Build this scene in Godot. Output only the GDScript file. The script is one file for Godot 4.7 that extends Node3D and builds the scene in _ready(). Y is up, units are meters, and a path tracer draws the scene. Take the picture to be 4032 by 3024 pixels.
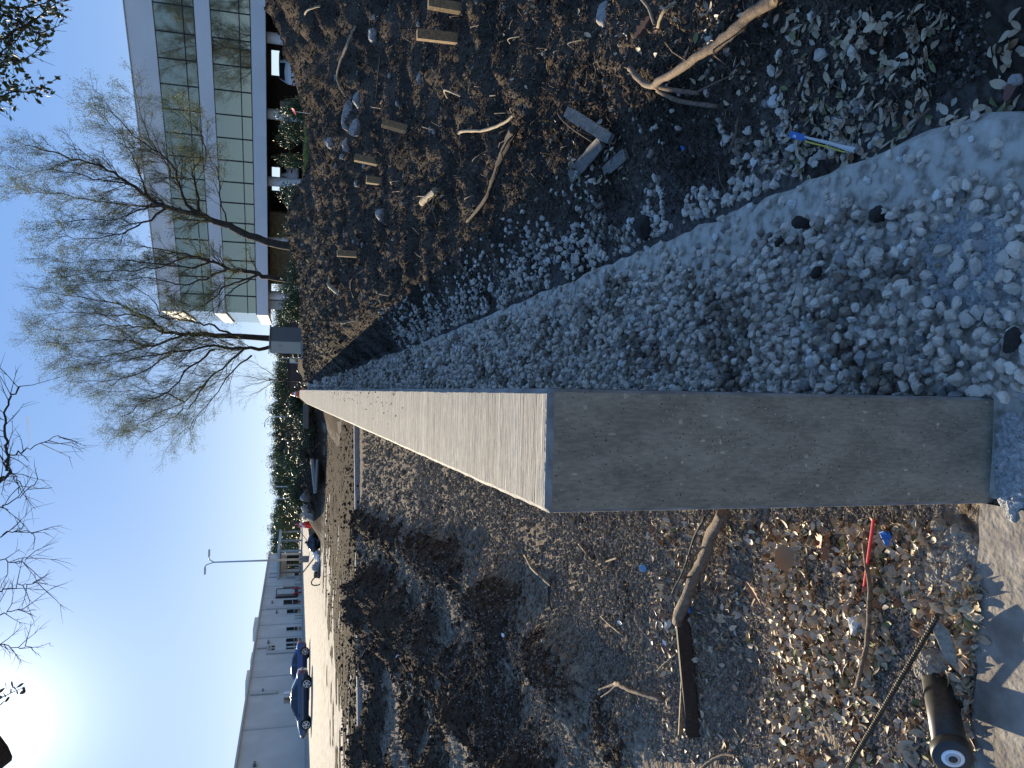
extends Node3D
# ------------------------------------------------------------------ camera model (photo pixels 4032 x 3024, photo stored turned: its left is up)
const FOC := 3150.0
const PITCH := 0.26299
const ROLL := 0.02173
const SUN_EL := 16.8
const SUN_AZ := 21.5
var CAM := Vector3(0, 1.61, 0)
var fw: Vector3
var up2: Vector3
var rt2: Vector3
var rng := RandomNumberGenerator.new()
var names := {}
var M := {}
var n_big: FastNoiseLite
var n_mid: FastNoiseLite
var n_cell: FastNoiseLite
var n_cell2: FastNoiseLite
var n_lump: FastNoiseLite
var n_fine: FastNoiseLite

func ray(X: float, Y: float) -> Vector3:
	return rt2 * (1512.0 - Y) - up2 * (X - 2016.0) + fw * FOC

func gp(X: float, Y: float, y: float) -> Vector3:        # where the pixel's ray meets the level y
	var d := ray(X, Y)
	return CAM + d * ((y - CAM.y) / d.y)

func dp(X: float, Y: float, dep: float) -> Vector3:      # a point of the pixel's ray, dep metres in front
	var d := ray(X, Y)
	return CAM + d * (dep / -d.z)

func px_x(X: float, Y: float, x: float) -> Vector3:      # where the pixel's ray meets the plane x
	var d := ray(X, Y)
	return CAM + d * ((x - CAM.x) / d.x)

func on_ground(X: float, Y: float) -> Vector3:           # where the pixel's ray meets the terrain
	var d := ray(X, Y)
	d = d / -d.z
	var t := 1.2
	var prev := t
	for i in 400:
		var p := CAM + d * t
		if p.y <= height(p.x, p.z):
			break
		prev = t
		t *= 1.012
	for i in 8:
		var mid := (prev + t) * 0.5
		var p := CAM + d * mid
		if p.y <= height(p.x, p.z):
			t = mid
		else:
			prev = mid
	return CAM + d * t

# ------------------------------------------------------------------ terrain
func wall_right(d: float) -> float:
	return -0.007 - 0.013 * (d - 1.545)

func wall_top(d: float) -> float:
	if d < 15.0:
		return 1.118 + 0.024 * (d - 1.545)
	return 1.118 + 0.024 * 13.455 + 0.0075 * (d - 15.0)

const EDGE := [[0.0, 0.71], [1.6, 0.701], [2.64, 0.688], [4.8, 0.616], [6.6, 0.559], [9.8, 0.454], [13.0, 0.31], [15.5, 0.165], [18.0, 0.036], [21.4, -0.11], [26.0, -0.2]]
const FLOOR := [[0.0, 0.0], [2.6, 0.0], [4.8, 0.05], [6.6, 0.1], [9.8, 0.2], [13.0, 0.38], [15.5, 0.6], [18.0, 0.9], [21.4, 1.15], [26.0, 1.3]]
func table(T: Array, d: float) -> float:
	for i in range(1, T.size()):
		if d < T[i][0]:
			var a: float = T[i - 1][0]
			return lerpf(T[i - 1][1], T[i][1], clampf((d - a) / (T[i][0] - a), 0.0, 1.0))
	return T[-1][1]

func edge_x(d: float) -> float:
	return table(EDGE, d)

func floor_y(d: float) -> float:                         # level of the footing and the trench floor
	return table(FLOOR, d)

const GZ := [[-5.0, 0.1], [0.0, 0.1], [4.0, 0.1], [6.0, 0.16], [8.0, 0.36], [10.0, 0.55], [12.0, 0.86], [15.0, 1.12], [18.0, 1.14], [22.0, 1.06], [26.0, 1.06], [34.0, 1.22], [45.0, 1.42], [55.0, 1.48], [500.0, 1.48]]
func grade(d: float) -> float:
	for i in range(1, GZ.size()):
		if d < GZ[i][0]:
			var a: float = GZ[i - 1][0]
			var t: float = (d - a) / (GZ[i][0] - a)
			return lerpf(GZ[i - 1][1], GZ[i][1], t)
	return 1.48

func height(x: float, z: float) -> float:                # shape of the ground without its clods
	var d := -z
	var wm := wall_right(minf(d, 25.0)) - 0.13
	if x < wm:
		var b := lerpf(0.0, 0.09, smoothstep(3.0, 15.0, d))
		if d > 26.0:
			b = lerpf(b, 0.6, smoothstep(-3.0, 0.0, x) * smoothstep(26.0, 30.0, d))
		if d > 40.0 and d < 60.0:
			b += 0.75 * smoothstep(41.0, 45.0, d) * smoothstep(60.0, 54.0, d) * smoothstep(-9.0, -7.5, x)
		if d > 2.6 and d < 21.0:
			var curb := 20.7 + (x + 1.2) * 0.48
			var m := smoothstep(3.4, 6.0, d) * smoothstep(0.0, 1.6, curb - d) * smoothstep(wm - 0.9 - d * 0.05, wm - 1.9 - d * 0.09, x)
			if m > 0.0:
				var q := -n_lump.get_noise_2d(x, z * 0.75) - 0.35
				var g := 0.5 + 0.5 * n_big.get_noise_2d(x * 1.3 + 40.0, z * 1.3)
				b += m * (0.02 + 1.0 * maxf(q, 0.0) * maxf(0.0, 1.5 * g - 0.3))
		if d > 3.2 and d < 18.0:                          # ruts with ridges pushed up beside them
			var xr := -1.68 - maxf(0.0, d - 7.0) * 0.13 + 0.12 * n_big.get_noise_2d(z * 1.3, 8.0)
			var am := smoothstep(3.2, 4.2, d) * smoothstep(18.0, 14.0, d)
			var q1 := (x - xr) / 0.2
			var q2 := (x - xr + 0.95) / 0.26
			b += am * (0.26 * exp(-q1 * q1) * maxf(0.0, 0.6 + 1.1 * n_mid.get_noise_2d(z * 0.7, 21.0)) + 0.34 * exp(-q2 * q2) * maxf(0.0, 0.6 + 1.1 * n_mid.get_noise_2d(z * 0.6, 44.0)))
		if d < 4.2:                                       # the hollow behind the plank
			var hx := (x + 1.05) / 0.42
			var hz := (z + 2.75) / 0.45
			b -= 0.13 * exp(-hx * hx - hz * hz)
		return b
	var e := edge_x(minf(d, 26.0))
	var w := 0.62 + 0.18 * n_big.get_noise_2d(z * 1.7, 3.0)
	var t := smoothstep(e + 0.02, e + w, x)
	if d > 23.0:
		t = maxf(t, smoothstep(23.0, 26.0, d) * smoothstep(-0.3, 0.4, x))
	var g2 := grade(d)
	var ax := (x - 8.6) / 3.3
	var az := (z + 13.6) / 3.6
	g2 += 1.75 * exp(-ax * ax - az * az)
	ax = (x - 4.3) / 1.5
	az = (z + 23.0) / 2.6
	g2 += 0.85 * exp(-ax * ax - az * az)
	ax = (x - 2.0) / 1.1
	az = (z + 22.0) / 4.0
	g2 += 0.34 * exp(-ax * ax - az * az)
	if d > 27.0 and x < 2.0:
		return lerpf(0.6, g2, smoothstep(0.0, 2.0, x))
	return lerpf(floor_y(d) - 0.05, maxf(g2, floor_y(d) + 0.05), t)

func soil_detail(x: float, z: float) -> float:
	var d := -z
	var wr := wall_right(minf(d, 25.0))
	var k := 1.0
	if x < wr - 0.13:
		k = lerpf(0.45, 1.0, smoothstep(4.0, 8.0, d)) * (1.0 - smoothstep(19.0, 21.0, d + (x + 1.0) * -0.48))
		if d < 1.6:
			k *= 0.5
	else:
		k = smoothstep(edge_x(minf(d, 26.0)) - 0.02, edge_x(minf(d, 26.0)) + 0.15, x)
	if d > 60.0 or absf(x) > 40.0:
		return 0.0
	var c1 := -n_cell.get_noise_2d(x, z) - 0.45
	var c2 := -n_cell2.get_noise_2d(x, z) - 0.4
	var f := n_fine.get_noise_2d(x, z)
	var far := 1.0 + clampf(d * 0.09, 0.0, 1.2)
	if x < wr - 0.13:
		var rough := smoothstep(0.0, 0.14, height(x, z) - 0.05)
		return k * (n_mid.get_noise_2d(x, z) * 0.025 + c1 * lerpf(0.012, 0.1, rough) + c2 * 0.018 + f * 0.014)
	return k * (n_mid.get_noise_2d(x, z) * lerpf(0.035, 0.075, smoothstep(0.4, 1.2, x - edge_x(minf(d, 26.0)))) * far + c1 * 0.03 * far + c2 * 0.024 + f * 0.02)

func ground_y(x: float, z: float) -> float:
	return height(x, z) + soil_detail(x, z)

# ------------------------------------------------------------------ naming
func numbered(called: String) -> String:
	if not names.has(called):
		names[called] = 0
		return called
	names[called] += 1
	return "%s_%03d" % [called, names[called]]

func tag(o: Node, label: String, category: String, group := "") -> Node:
	o.set_meta("label", label)
	o.set_meta("category", category)
	if group != "":
		o.set_meta("group", group)
	return o

func thing(called: String, label: String, category: String, at := Vector3.ZERO, turn := 0.0, group := "") -> Node3D:
	var o := Node3D.new()
	o.name = numbered(called)
	add_child(o)
	o.position = at
	o.rotation.y = turn
	tag(o, label, category, group)
	return o

func obj(called: String, mesh: Mesh, m: Material, parent: Node = null, xf := Transform3D.IDENTITY) -> MeshInstance3D:
	var o := MeshInstance3D.new()
	o.mesh = mesh
	o.material_override = m
	if parent == null:
		o.name = numbered(called)
		add_child(o)
	else:
		o.name = called
		parent.add_child(o, true)
	o.transform = xf
	return o

func struct(called: String, mesh: Mesh, m: Material) -> MeshInstance3D:
	var o := obj(called, mesh, m)
	o.set_meta("kind", "structure")
	return o

# ------------------------------------------------------------------ mesh helpers
func mb() -> SurfaceTool:
	var st := SurfaceTool.new()
	st.begin(Mesh.PRIMITIVE_TRIANGLES)
	st.set_smooth_group(-1)
	return st

func done(st: SurfaceTool) -> ArrayMesh:
	st.generate_normals()
	return st.commit()

func quad(st: SurfaceTool, a: Vector3, b: Vector3, c: Vector3, d: Vector3) -> void:
	st.add_vertex(a); st.add_vertex(b); st.add_vertex(c)
	st.add_vertex(a); st.add_vertex(c); st.add_vertex(d)

func box(st: SurfaceTool, c: Vector3, s: Vector3, b := Basis.IDENTITY, bev := 0.0) -> void:
	# chamfered box, faces clockwise from outside
	var h := s * 0.5
	var e := minf(bev, minf(h.x, minf(h.y, h.z)) * 0.9)
	var ax := [Vector3(1, 0, 0), Vector3(0, 1, 0), Vector3(0, 0, 1)]
	for i in 3:
		for sg in [-1.0, 1.0]:
			var n: Vector3 = ax[i] * sg
			var u: Vector3 = ax[(i + 1) % 3]
			var v: Vector3 = ax[(i + 2) % 3]
			var hu := absf(h.dot(u)) - e
			var hv := absf(h.dot(v)) - e
			var o := n * absf(h.dot(ax[i]))
			var p := [o - u * hu - v * hv, o + u * hu - v * hv, o + u * hu + v * hv, o - u * hu + v * hv]
			if sg > 0.0:
				p.reverse()
			quad(st, c + b * p[0], c + b * p[1], c + b * p[2], c + b * p[3])
	if e > 0.0:
		for i in 3:
			var a: Vector3 = ax[i]
			var u: Vector3 = ax[(i + 1) % 3]
			var v: Vector3 = ax[(i + 2) % 3]
			var ha := absf(h.dot(a)) - e
			var hu := absf(h.dot(u))
			var hv := absf(h.dot(v))
			for su in [-1.0, 1.0]:
				for sv in [-1.0, 1.0]:
					var p1: Vector3 = u * su * hu + v * sv * (hv - e)
					var p2: Vector3 = u * su * (hu - e) + v * sv * hv
					var q := [p1 - a * ha, p2 - a * ha, p2 + a * ha, p1 + a * ha]
					if su * sv > 0.0:
						q.reverse()
					quad(st, c + b * q[0], c + b * q[1], c + b * q[2], c + b * q[3])
		for sx in [-1.0, 1.0]:
			for sy in [-1.0, 1.0]:
				for sz in [-1.0, 1.0]:
					var k := Vector3(sx, sy, sz)
					var t := [Vector3(h.x, h.y - e, h.z - e) * k, Vector3(h.x - e, h.y, h.z - e) * k, Vector3(h.x - e, h.y - e, h.z) * k]
					if sx * sy * sz > 0.0:
						t.reverse()
					for q in t:
						st.add_vertex(c + b * q)

func boxmesh(s: Vector3, bev := 0.0) -> ArrayMesh:
	var st := mb()
	box(st, Vector3.ZERO, s, Basis.IDENTITY, bev)
	return done(st)

func tube(st: SurfaceTool, pts: Array, rad: Array, sides := 6, caps := true, wob := 0.0) -> void:
	var n := pts.size()
	var rings := []
	var side := Vector3.ZERO
	for i in n:
		var t: Vector3
		if i == 0:
			t = pts[1] - pts[0]
		elif i == n - 1:
			t = pts[n - 1] - pts[n - 2]
		else:
			t = pts[i + 1] - pts[i - 1]
		t = t.normalized()
		if side == Vector3.ZERO:
			side = t.cross(Vector3.UP)
			if side.length() < 0.05:
				side = t.cross(Vector3.RIGHT)
		side = (side - t * side.dot(t)).normalized()
		var bi := t.cross(side)
		var ring := []
		for k in sides:
			var a := TAU * k / sides
			var r: float = rad[i]
			if wob > 0.0:
				r *= 1.0 + wob * (rng.randf() - 0.5)
			ring.append(pts[i] + (side * cos(a) + bi * sin(a)) * r)
		rings.append(ring)
	for i in n - 1:
		for k in sides:
			var k2 := (k + 1) % sides
			quad(st, rings[i][k], rings[i][k2], rings[i + 1][k2], rings[i + 1][k])
	if caps:
		for e in [0, n - 1]:
			for k in range(1, sides - 1):
				var tri := [rings[e][0], rings[e][k], rings[e][k + 1]]
				if e == 0:
					tri.reverse()
				for q in tri:
					st.add_vertex(q)

func smooth_pts(pts: Array, per: int) -> Array:          # Catmull-Rom through the points
	var out := []
	var n := pts.size()
	for i in n - 1:
		var p0: Vector3 = pts[maxi(i - 1, 0)]
		var p1: Vector3 = pts[i]
		var p2: Vector3 = pts[i + 1]
		var p3: Vector3 = pts[mini(i + 2, n - 1)]
		for k in per:
			out.append(p1.cubic_interpolate(p2, p0, p3, float(k) / per))
	out.append(pts[n - 1])
	return out

func rock(seedn: int, squash: Vector3, cuts: int, sub := 2, rough := 0.12) -> ArrayMesh:
	var r := RandomNumberGenerator.new()
	r.seed = seedn
	var sp := SphereMesh.new()
	sp.radius = 1.0
	sp.height = 2.0
	sp.radial_segments = 6 + sub * 4
	sp.rings = 3 + sub * 2
	var arr := sp.get_mesh_arrays()
	var vs: PackedVector3Array = arr[Mesh.ARRAY_VERTEX]
	var ids: PackedInt32Array = arr[Mesh.ARRAY_INDEX]
	var nz := FastNoiseLite.new()
	nz.seed = seedn
	nz.frequency = 0.9
	var planes := []
	for i in cuts:
		var v := Vector3(r.randfn(), r.randfn(), r.randfn()).normalized()
		planes.append([v, r.randf_range(0.55, 0.85)])
	for i in vs.size():
		var v := vs[i]
		for c in planes:
			var ex: float = v.dot(c[0]) - c[1]
			if ex > 0.0:
				v -= c[0] * ex * 0.92
		v *= 1.0 + rough * nz.get_noise_3dv(vs[i] * 1.4) + rough * 0.5 * nz.get_noise_3dv(vs[i] * 4.0)
		vs[i] = v * squash
	var st := mb()
	for i in ids:
		st.add_vertex(vs[i])
	return done(st)

func leaf_mesh(ln: float, wd: float, bend: float, cup: float, lobes := 0) -> ArrayMesh:
	var st := mb()
	st.set_smooth_group(0)
	var n := 5 if lobes == 0 else lobes * 2 + 3
	var rows := []
	for i in n + 1:
		var t := float(i) / n
		var w := wd * sin(PI * pow(t, 0.85)) * (1.0 - 0.15 * t) + 0.001
		if lobes > 0:
			w *= 1.25 if i % 2 == 1 else 0.6
		var a := bend * (t - 0.5)
		var p := Vector3(0, (1.0 - cos(a)) * ln * 0.5 * signf(bend), sin(a) / maxf(absf(bend), 0.01) * ln * signf(bend))
		rows.append([p + Vector3(-w, cup * w, 0), p, p + Vector3(w, cup * w, 0)])
	for i in n:
		for k in 2:
			quad(st, rows[i][k], rows[i + 1][k], rows[i + 1][k + 1], rows[i][k + 1])
	return done(st)

func rnd_basis(tilt := PI) -> Basis:
	var b := Basis(Vector3.UP, rng.randf() * TAU)
	return b * Basis(Vector3(1, 0, 0), rng.randf_range(-tilt, tilt)) * Basis(Vector3(0, 0, 1), rng.randf_range(-tilt, tilt))

func multi(called: String, mesh: Mesh, m: Material, xfs: Array, cols: Array, parent: Node) -> MultiMeshInstance3D:
	var mm := MultiMesh.new()
	mm.transform_format = MultiMesh.TRANSFORM_3D
	mm.use_colors = cols.size() > 0
	mm.mesh = mesh
	mm.instance_count = xfs.size()
	for i in xfs.size():
		mm.set_instance_transform(i, xfs[i])
		if cols.size() > 0:
			mm.set_instance_color(i, cols[i])
	var o := MultiMeshInstance3D.new()
	o.multimesh = mm
	o.material_override = m
	o.name = called
	parent.add_child(o, true)
	return o

func stuff(called: String, label: String, category: String) -> Node3D:
	var o := thing(called, label, category)
	o.set_meta("kind", "stuff")
	return o

# ------------------------------------------------------------------ materials
func lin(r: float, g: float, b: float) -> Color:
	return Color(r, g, b).linear_to_srgb()

func noise_tex(freq: float, lo: Color, hi: Color, seedn: int, size := 512, mid = null, kind := 0, oct := 5) -> NoiseTexture2D:
	var n := FastNoiseLite.new()
	n.seed = seedn
	n.frequency = freq
	n.fractal_octaves = oct
	n.noise_type = FastNoiseLite.TYPE_SIMPLEX_SMOOTH if kind == 0 else FastNoiseLite.TYPE_CELLULAR
	var t := NoiseTexture2D.new()
	t.width = size
	t.height = size
	t.seamless = true
	t.noise = n
	var g := Gradient.new()
	g.set_color(0, lo)
	g.set_color(1, hi)
	if mid != null:
		g.add_point(0.5, mid)
	t.color_ramp = g
	return t

func nrm_tex(freq: float, strength: float, seedn: int, size := 512, kind := 0) -> NoiseTexture2D:
	var n := FastNoiseLite.new()
	n.seed = seedn
	n.frequency = freq
	n.fractal_octaves = 5
	n.noise_type = FastNoiseLite.TYPE_SIMPLEX_SMOOTH if kind == 0 else FastNoiseLite.TYPE_CELLULAR
	var t := NoiseTexture2D.new()
	t.width = size
	t.height = size
	t.seamless = true
	t.as_normal_map = true
	t.bump_strength = strength
	t.noise = n
	return t

func mat(col: Color, rough := 0.9, metal := 0.0) -> StandardMaterial3D:
	var m := StandardMaterial3D.new()
	m.albedo_color = col
	m.roughness = rough
	m.metallic = metal
	return m

func tri(m: StandardMaterial3D, scale: float, tex: Texture2D = null, nt: Texture2D = null, ns := 1.0, world := true) -> StandardMaterial3D:
	m.uv1_triplanar = true
	m.uv1_world_triplanar = world
	m.uv1_scale = Vector3.ONE * scale
	if tex != null:
		m.albedo_texture = tex
	if nt != null:
		m.normal_enabled = true
		m.normal_texture = nt
		m.normal_scale = ns
	return m

func dull(m: StandardMaterial3D) -> StandardMaterial3D:
	m.metallic_specular = 0.08
	return m

func vcol(m: StandardMaterial3D) -> StandardMaterial3D:
	m.vertex_color_use_as_albedo = true
	return m

func make_materials() -> void:
	var soil_t := noise_tex(0.02, Color(0.55, 0.53, 0.52), Color(1, 1, 1), 11, 512)
	var soil_n := nrm_tex(0.03, 14.0, 12, 512)
	M.soil = dull(tri(vcol(mat(Color.WHITE, 0.95)), 2.2, soil_t, soil_n, 1.2))
	M.clod = dull(tri(vcol(mat(Color.WHITE, 0.95)), 9.0, soil_t, soil_n, 1.0))
	var con_t := noise_tex(0.012, Color(0.62, 0.61, 0.6), Color(1, 1, 1), 21, 512)
	var con_n := nrm_tex(0.05, 5.0, 22, 512)
	M.con_t = con_t
	M.con_n = con_n
	M.concrete = tri(mat(lin(0.34, 0.325, 0.30), 0.85), 1.5, con_t, con_n, 0.6)
	M.pale_concrete = tri(mat(lin(0.5, 0.49, 0.47), 0.9), 3.0, con_t, con_n, 1.0)
	M.pavement = tri(mat(lin(0.33, 0.295, 0.25), 0.9), 1.3, con_t, con_n, 0.4)
	M.crumb = tri(mat(lin(0.44, 0.40, 0.33), 0.95), 9.0, con_t, soil_n, 1.4)
	M.slurry = tri(mat(lin(0.56, 0.56, 0.55), 0.95), 9.0, con_t, soil_n, 1.4)
	M.stone = tri(vcol(mat(Color.WHITE, 0.9)), 1.1, noise_tex(0.03, Color(0.78, 0.77, 0.76), Color(1, 1, 1), 31, 256), nrm_tex(0.06, 9.0, 32, 256), 1.0, false)
	M.rubble = tri(mat(lin(0.44, 0.41, 0.37), 0.92), 3.0, con_t, soil_n, 1.2)
	M.leaf = vcol(mat(Color.WHITE, 0.6))
	M.leaf.cull_mode = BaseMaterial3D.CULL_DISABLED
	M.leaf.backlight_enabled = true
	M.leaf.backlight = Color(0.18, 0.15, 0.09)
	var wood_t := noise_tex(0.01, Color(0.6, 0.55, 0.5), Color(1, 1, 1), 41, 256)
	M.lumber = wood_grain(lin(0.46, 0.31, 0.16), 51)
	M.old_wood = wood_grain(lin(0.26, 0.24, 0.215), 52)
	M.dark_wood = wood_grain(lin(0.07, 0.048, 0.034), 53)
	M.root = tri(mat(lin(0.24, 0.175, 0.12), 0.85), 12.0, wood_t, soil_n, 1.0)
	M.dark_root = tri(mat(lin(0.10, 0.075, 0.055), 0.9), 12.0, wood_t, soil_n, 1.0)
	M.pale_root = tri(mat(lin(0.4, 0.33, 0.22), 0.85), 12.0, wood_t, soil_n, 0.7)
	M.bark = tri(mat(lin(0.08, 0.064, 0.05), 0.95), 1.2, wood_t, soil_n, 1.0)
	M.twig = mat(lin(0.075, 0.06, 0.042), 0.9)
	M.bud = mat(lin(0.2, 0.2, 0.06), 0.7)
	M.bud.cull_mode = BaseMaterial3D.CULL_DISABLED
	M.bud.backlight_enabled = true
	M.bud.backlight = lin(0.08, 0.09, 0.02)
	M.green_leaf = vcol(mat(Color.WHITE, 0.5))
	M.green_leaf.cull_mode = BaseMaterial3D.CULL_DISABLED
	M.green_leaf.backlight_enabled = true
	M.green_leaf.backlight = lin(0.03, 0.05, 0.01)
	M.lot = tri(vcol(mat(Color.WHITE, 0.9)), 0.35, con_t, con_n, 0.5)
	M.lot.metallic_specular = 0.13
	M.grass = vcol(mat(Color.WHITE, 0.8))
	M.grass.cull_mode = BaseMaterial3D.CULL_DISABLED
	M.soft_t = noise_tex(0.006, Color(0.9, 0.9, 0.9), Color(1, 1, 1), 24, 256)
	M.white_panel = tri(mat(lin(0.9, 0.87, 0.82), 0.7), 0.15, M.soft_t)
	M.coated_glass = mat(lin(0.25, 0.275, 0.225), 0.03, 0.85)
	M.dark_glass = mat(lin(0.02, 0.025, 0.028), 0.04)
	M.frame = mat(lin(0.02, 0.022, 0.024), 0.4, 0.3)
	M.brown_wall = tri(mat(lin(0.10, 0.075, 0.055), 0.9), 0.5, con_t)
	M.tan_wall = tri(mat(lin(0.42, 0.33, 0.2), 0.9), 0.5, con_t)
	M.tilt_panel = tri(mat(lin(0.62, 0.585, 0.53), 0.85), 0.1, M.soft_t)
	M.tilt_trim = mat(lin(0.46, 0.45, 0.42), 0.8)
	M.steel = mat(lin(0.45, 0.46, 0.47), 0.45, 0.7)
	M.grey_box = mat(lin(0.13, 0.135, 0.13), 0.5)
	M.tan_box = mat(lin(0.42, 0.38, 0.30), 0.6)
	M.black = mat(lin(0.02, 0.02, 0.02), 0.45)
	M.rubber = mat(lin(0.02, 0.02, 0.02), 0.85)
	M.rim = mat(lin(0.55, 0.56, 0.58), 0.25, 0.9)
	M.blue_paint = mat(lin(0.028, 0.042, 0.075), 0.25, 0.3)
	M.blue_paint.clearcoat_enabled = true
	M.blue_paint.clearcoat = 1.0
	M.blue_paint.clearcoat_roughness = 0.04
	M.royal_paint = M.blue_paint.duplicate()
	M.royal_paint.albedo_color = lin(0.02, 0.04, 0.14)
	M.white_paint = mat(lin(0.75, 0.75, 0.75), 0.3)
	M.red_plastic = mat(lin(0.62, 0.02, 0.02), 0.4)
	M.orange_plastic = mat(lin(0.7, 0.10, 0.02), 0.5)
	M.blue_plastic = mat(lin(0.02, 0.13, 0.42), 0.4)
	M.yellow_plastic = mat(lin(0.6, 0.5, 0.05), 0.5)
	M.clear_plastic = mat(lin(0.5, 0.5, 0.47), 0.2)
	M.rust = tri(mat(lin(0.10, 0.085, 0.06), 0.65, 0.5), 10.0, wood_t, soil_n, 0.6)
	M.pipe = tri(mat(lin(0.05, 0.05, 0.047), 0.45), 8.0, noise_tex(0.03, Color(0.4, 0.4, 0.4), Color(1, 1, 1), 61, 256))
	M.brick = tri(mat(lin(0.14, 0.085, 0.07), 0.9), 0.5, con_t)

func wood_grain(col: Color, seedn: int) -> StandardMaterial3D:
	var im := Image.create(128, 512, false, Image.FORMAT_RGB8)
	var n := FastNoiseLite.new()
	n.seed = seedn
	n.frequency = 0.02
	for y in 512:
		for x in 128:
			var v := 0.75 + 0.25 * n.get_noise_2d(x * 9.0, y * 0.5) + 0.14 * n.get_noise_2d(x * 1.5 + 99.0, y * 1.2)
			im.set_pixel(x, y, Color(v, v * 0.985, v * 0.96))
	var m := mat(col, 0.85)
	m.albedo_texture = ImageTexture.create_from_image(im)
	m.uv1_triplanar = true
	m.uv1_scale = Vector3.ONE * 3.0
	return m

# ------------------------------------------------------------------ light, sky, camera
func sky_image() -> Image:
	var w := 1024
	var h := 512
	var im := Image.create(w, h, false, Image.FORMAT_RGBF)
	var se := deg_to_rad(SUN_EL)
	var sa := deg_to_rad(SUN_AZ)
	var sun := Vector3(-sin(sa) * cos(se), sin(se), -cos(sa) * cos(se))
	var zen := Vector3(0.145, 0.315, 0.68)
	var hor := Vector3(0.70, 0.84, 0.92)
	for y in h:
		var e := (0.5 - (y + 0.5) / h) * PI
		var ce := cos(e)
		var a := 1.0 - exp(-maxf(e, 0.0) / 0.11)
		var base := hor.lerp(zen, a)
		if e < 0.0:
			base = hor * 0.5
		for x in w:
			var az := (x + 0.5) / w * TAU
			var v := Vector3(sin(az) * ce, sin(e), -cos(az) * ce)
			var th := acos(clampf(v.dot(sun), -1.0, 1.0))
			var c := base
			if e > -0.02:
				c += Vector3(1.0, 0.97, 0.9) * (1.4 * exp(-th / 0.045) + 0.27 * exp(-th / 0.15)) + Vector3(0.5, 0.6, 0.62) * 0.07 * exp(-th / 0.45)
			im.set_pixel(x, y, Color(c.x, c.y, c.z))
	return im

func setup_view() -> void:
	fw = Vector3(0, -sin(PITCH), -cos(PITCH))
	var u0 := Vector3(0, cos(PITCH), -sin(PITCH))
	rt2 = Vector3.RIGHT * cos(ROLL) + u0 * sin(ROLL)
	up2 = u0 * cos(ROLL) - Vector3.RIGHT * sin(ROLL)
	var cam := Camera3D.new()
	cam.name = "camera"
	cam.fov = rad_to_deg(2.0 * atan(1512.0 / FOC))
	cam.near = 0.05
	cam.far = 20000.0
	cam.transform = Transform3D(Basis(-up2, rt2, -fw), CAM)
	add_child(cam)
	cam.current = true
	var env := Environment.new()
	env.background_mode = Environment.BG_SKY
	var sky := Sky.new()
	var sm := PanoramaSkyMaterial.new()
	sm.panorama = ImageTexture.create_from_image(sky_image())
	sky.sky_material = sm
	env.sky = sky
	env.tonemap_mode = Environment.TONE_MAPPER_LINEAR
	env.tonemap_exposure = 2.75
	env.background_energy_multiplier = 0.45
	env.sdfgi_enabled = true
	env.ssao_enabled = true
	env.ssil_enabled = true
	var we := WorldEnvironment.new()
	we.name = "world_environment"
	we.environment = env
	add_child(we)
	var sun := DirectionalLight3D.new()
	sun.name = "sun"
	sun.light_energy = 1.35
	sun.light_color = Color(1.0, 0.93, 0.8)
	sun.light_angular_distance = 0.5
	sun.shadow_enabled = true
	var se := deg_to_rad(SUN_EL)
	var sa := deg_to_rad(SUN_AZ)
	var to_sun := Vector3(-sin(sa) * cos(se), sin(se), -cos(sa) * cos(se))
	add_child(sun)
	sun.look_at_from_position(Vector3.ZERO, -to_sun, Vector3.UP)

func setup_noise() -> void:
	n_big = FastNoiseLite.new(); n_big.seed = 1; n_big.frequency = 0.5
	n_mid = FastNoiseLite.new(); n_mid.seed = 2; n_mid.frequency = 1.6; n_mid.fractal_octaves = 3
	n_cell = FastNoiseLite.new(); n_cell.seed = 3; n_cell.frequency = 7.5
	n_cell2 = FastNoiseLite.new(); n_cell2.seed = 4; n_cell2.frequency = 20.0
	n_lump = FastNoiseLite.new(); n_lump.seed = 5; n_lump.frequency = 0.75
	n_fine = FastNoiseLite.new(); n_fine.seed = 6; n_fine.frequency = 14.0; n_fine.fractal_octaves = 3
	for n in [n_cell, n_cell2, n_lump]:
		n.noise_type = FastNoiseLite.TYPE_CELLULAR
		n.cellular_return_type = FastNoiseLite.RETURN_DISTANCE
		n.fractal_type = FastNoiseLite.FRACTAL_NONE
		n.domain_warp_enabled = true
		n.domain_warp_amplitude = 0.25 / n.frequency
		n.domain_warp_frequency = n.frequency * 1.5

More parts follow.
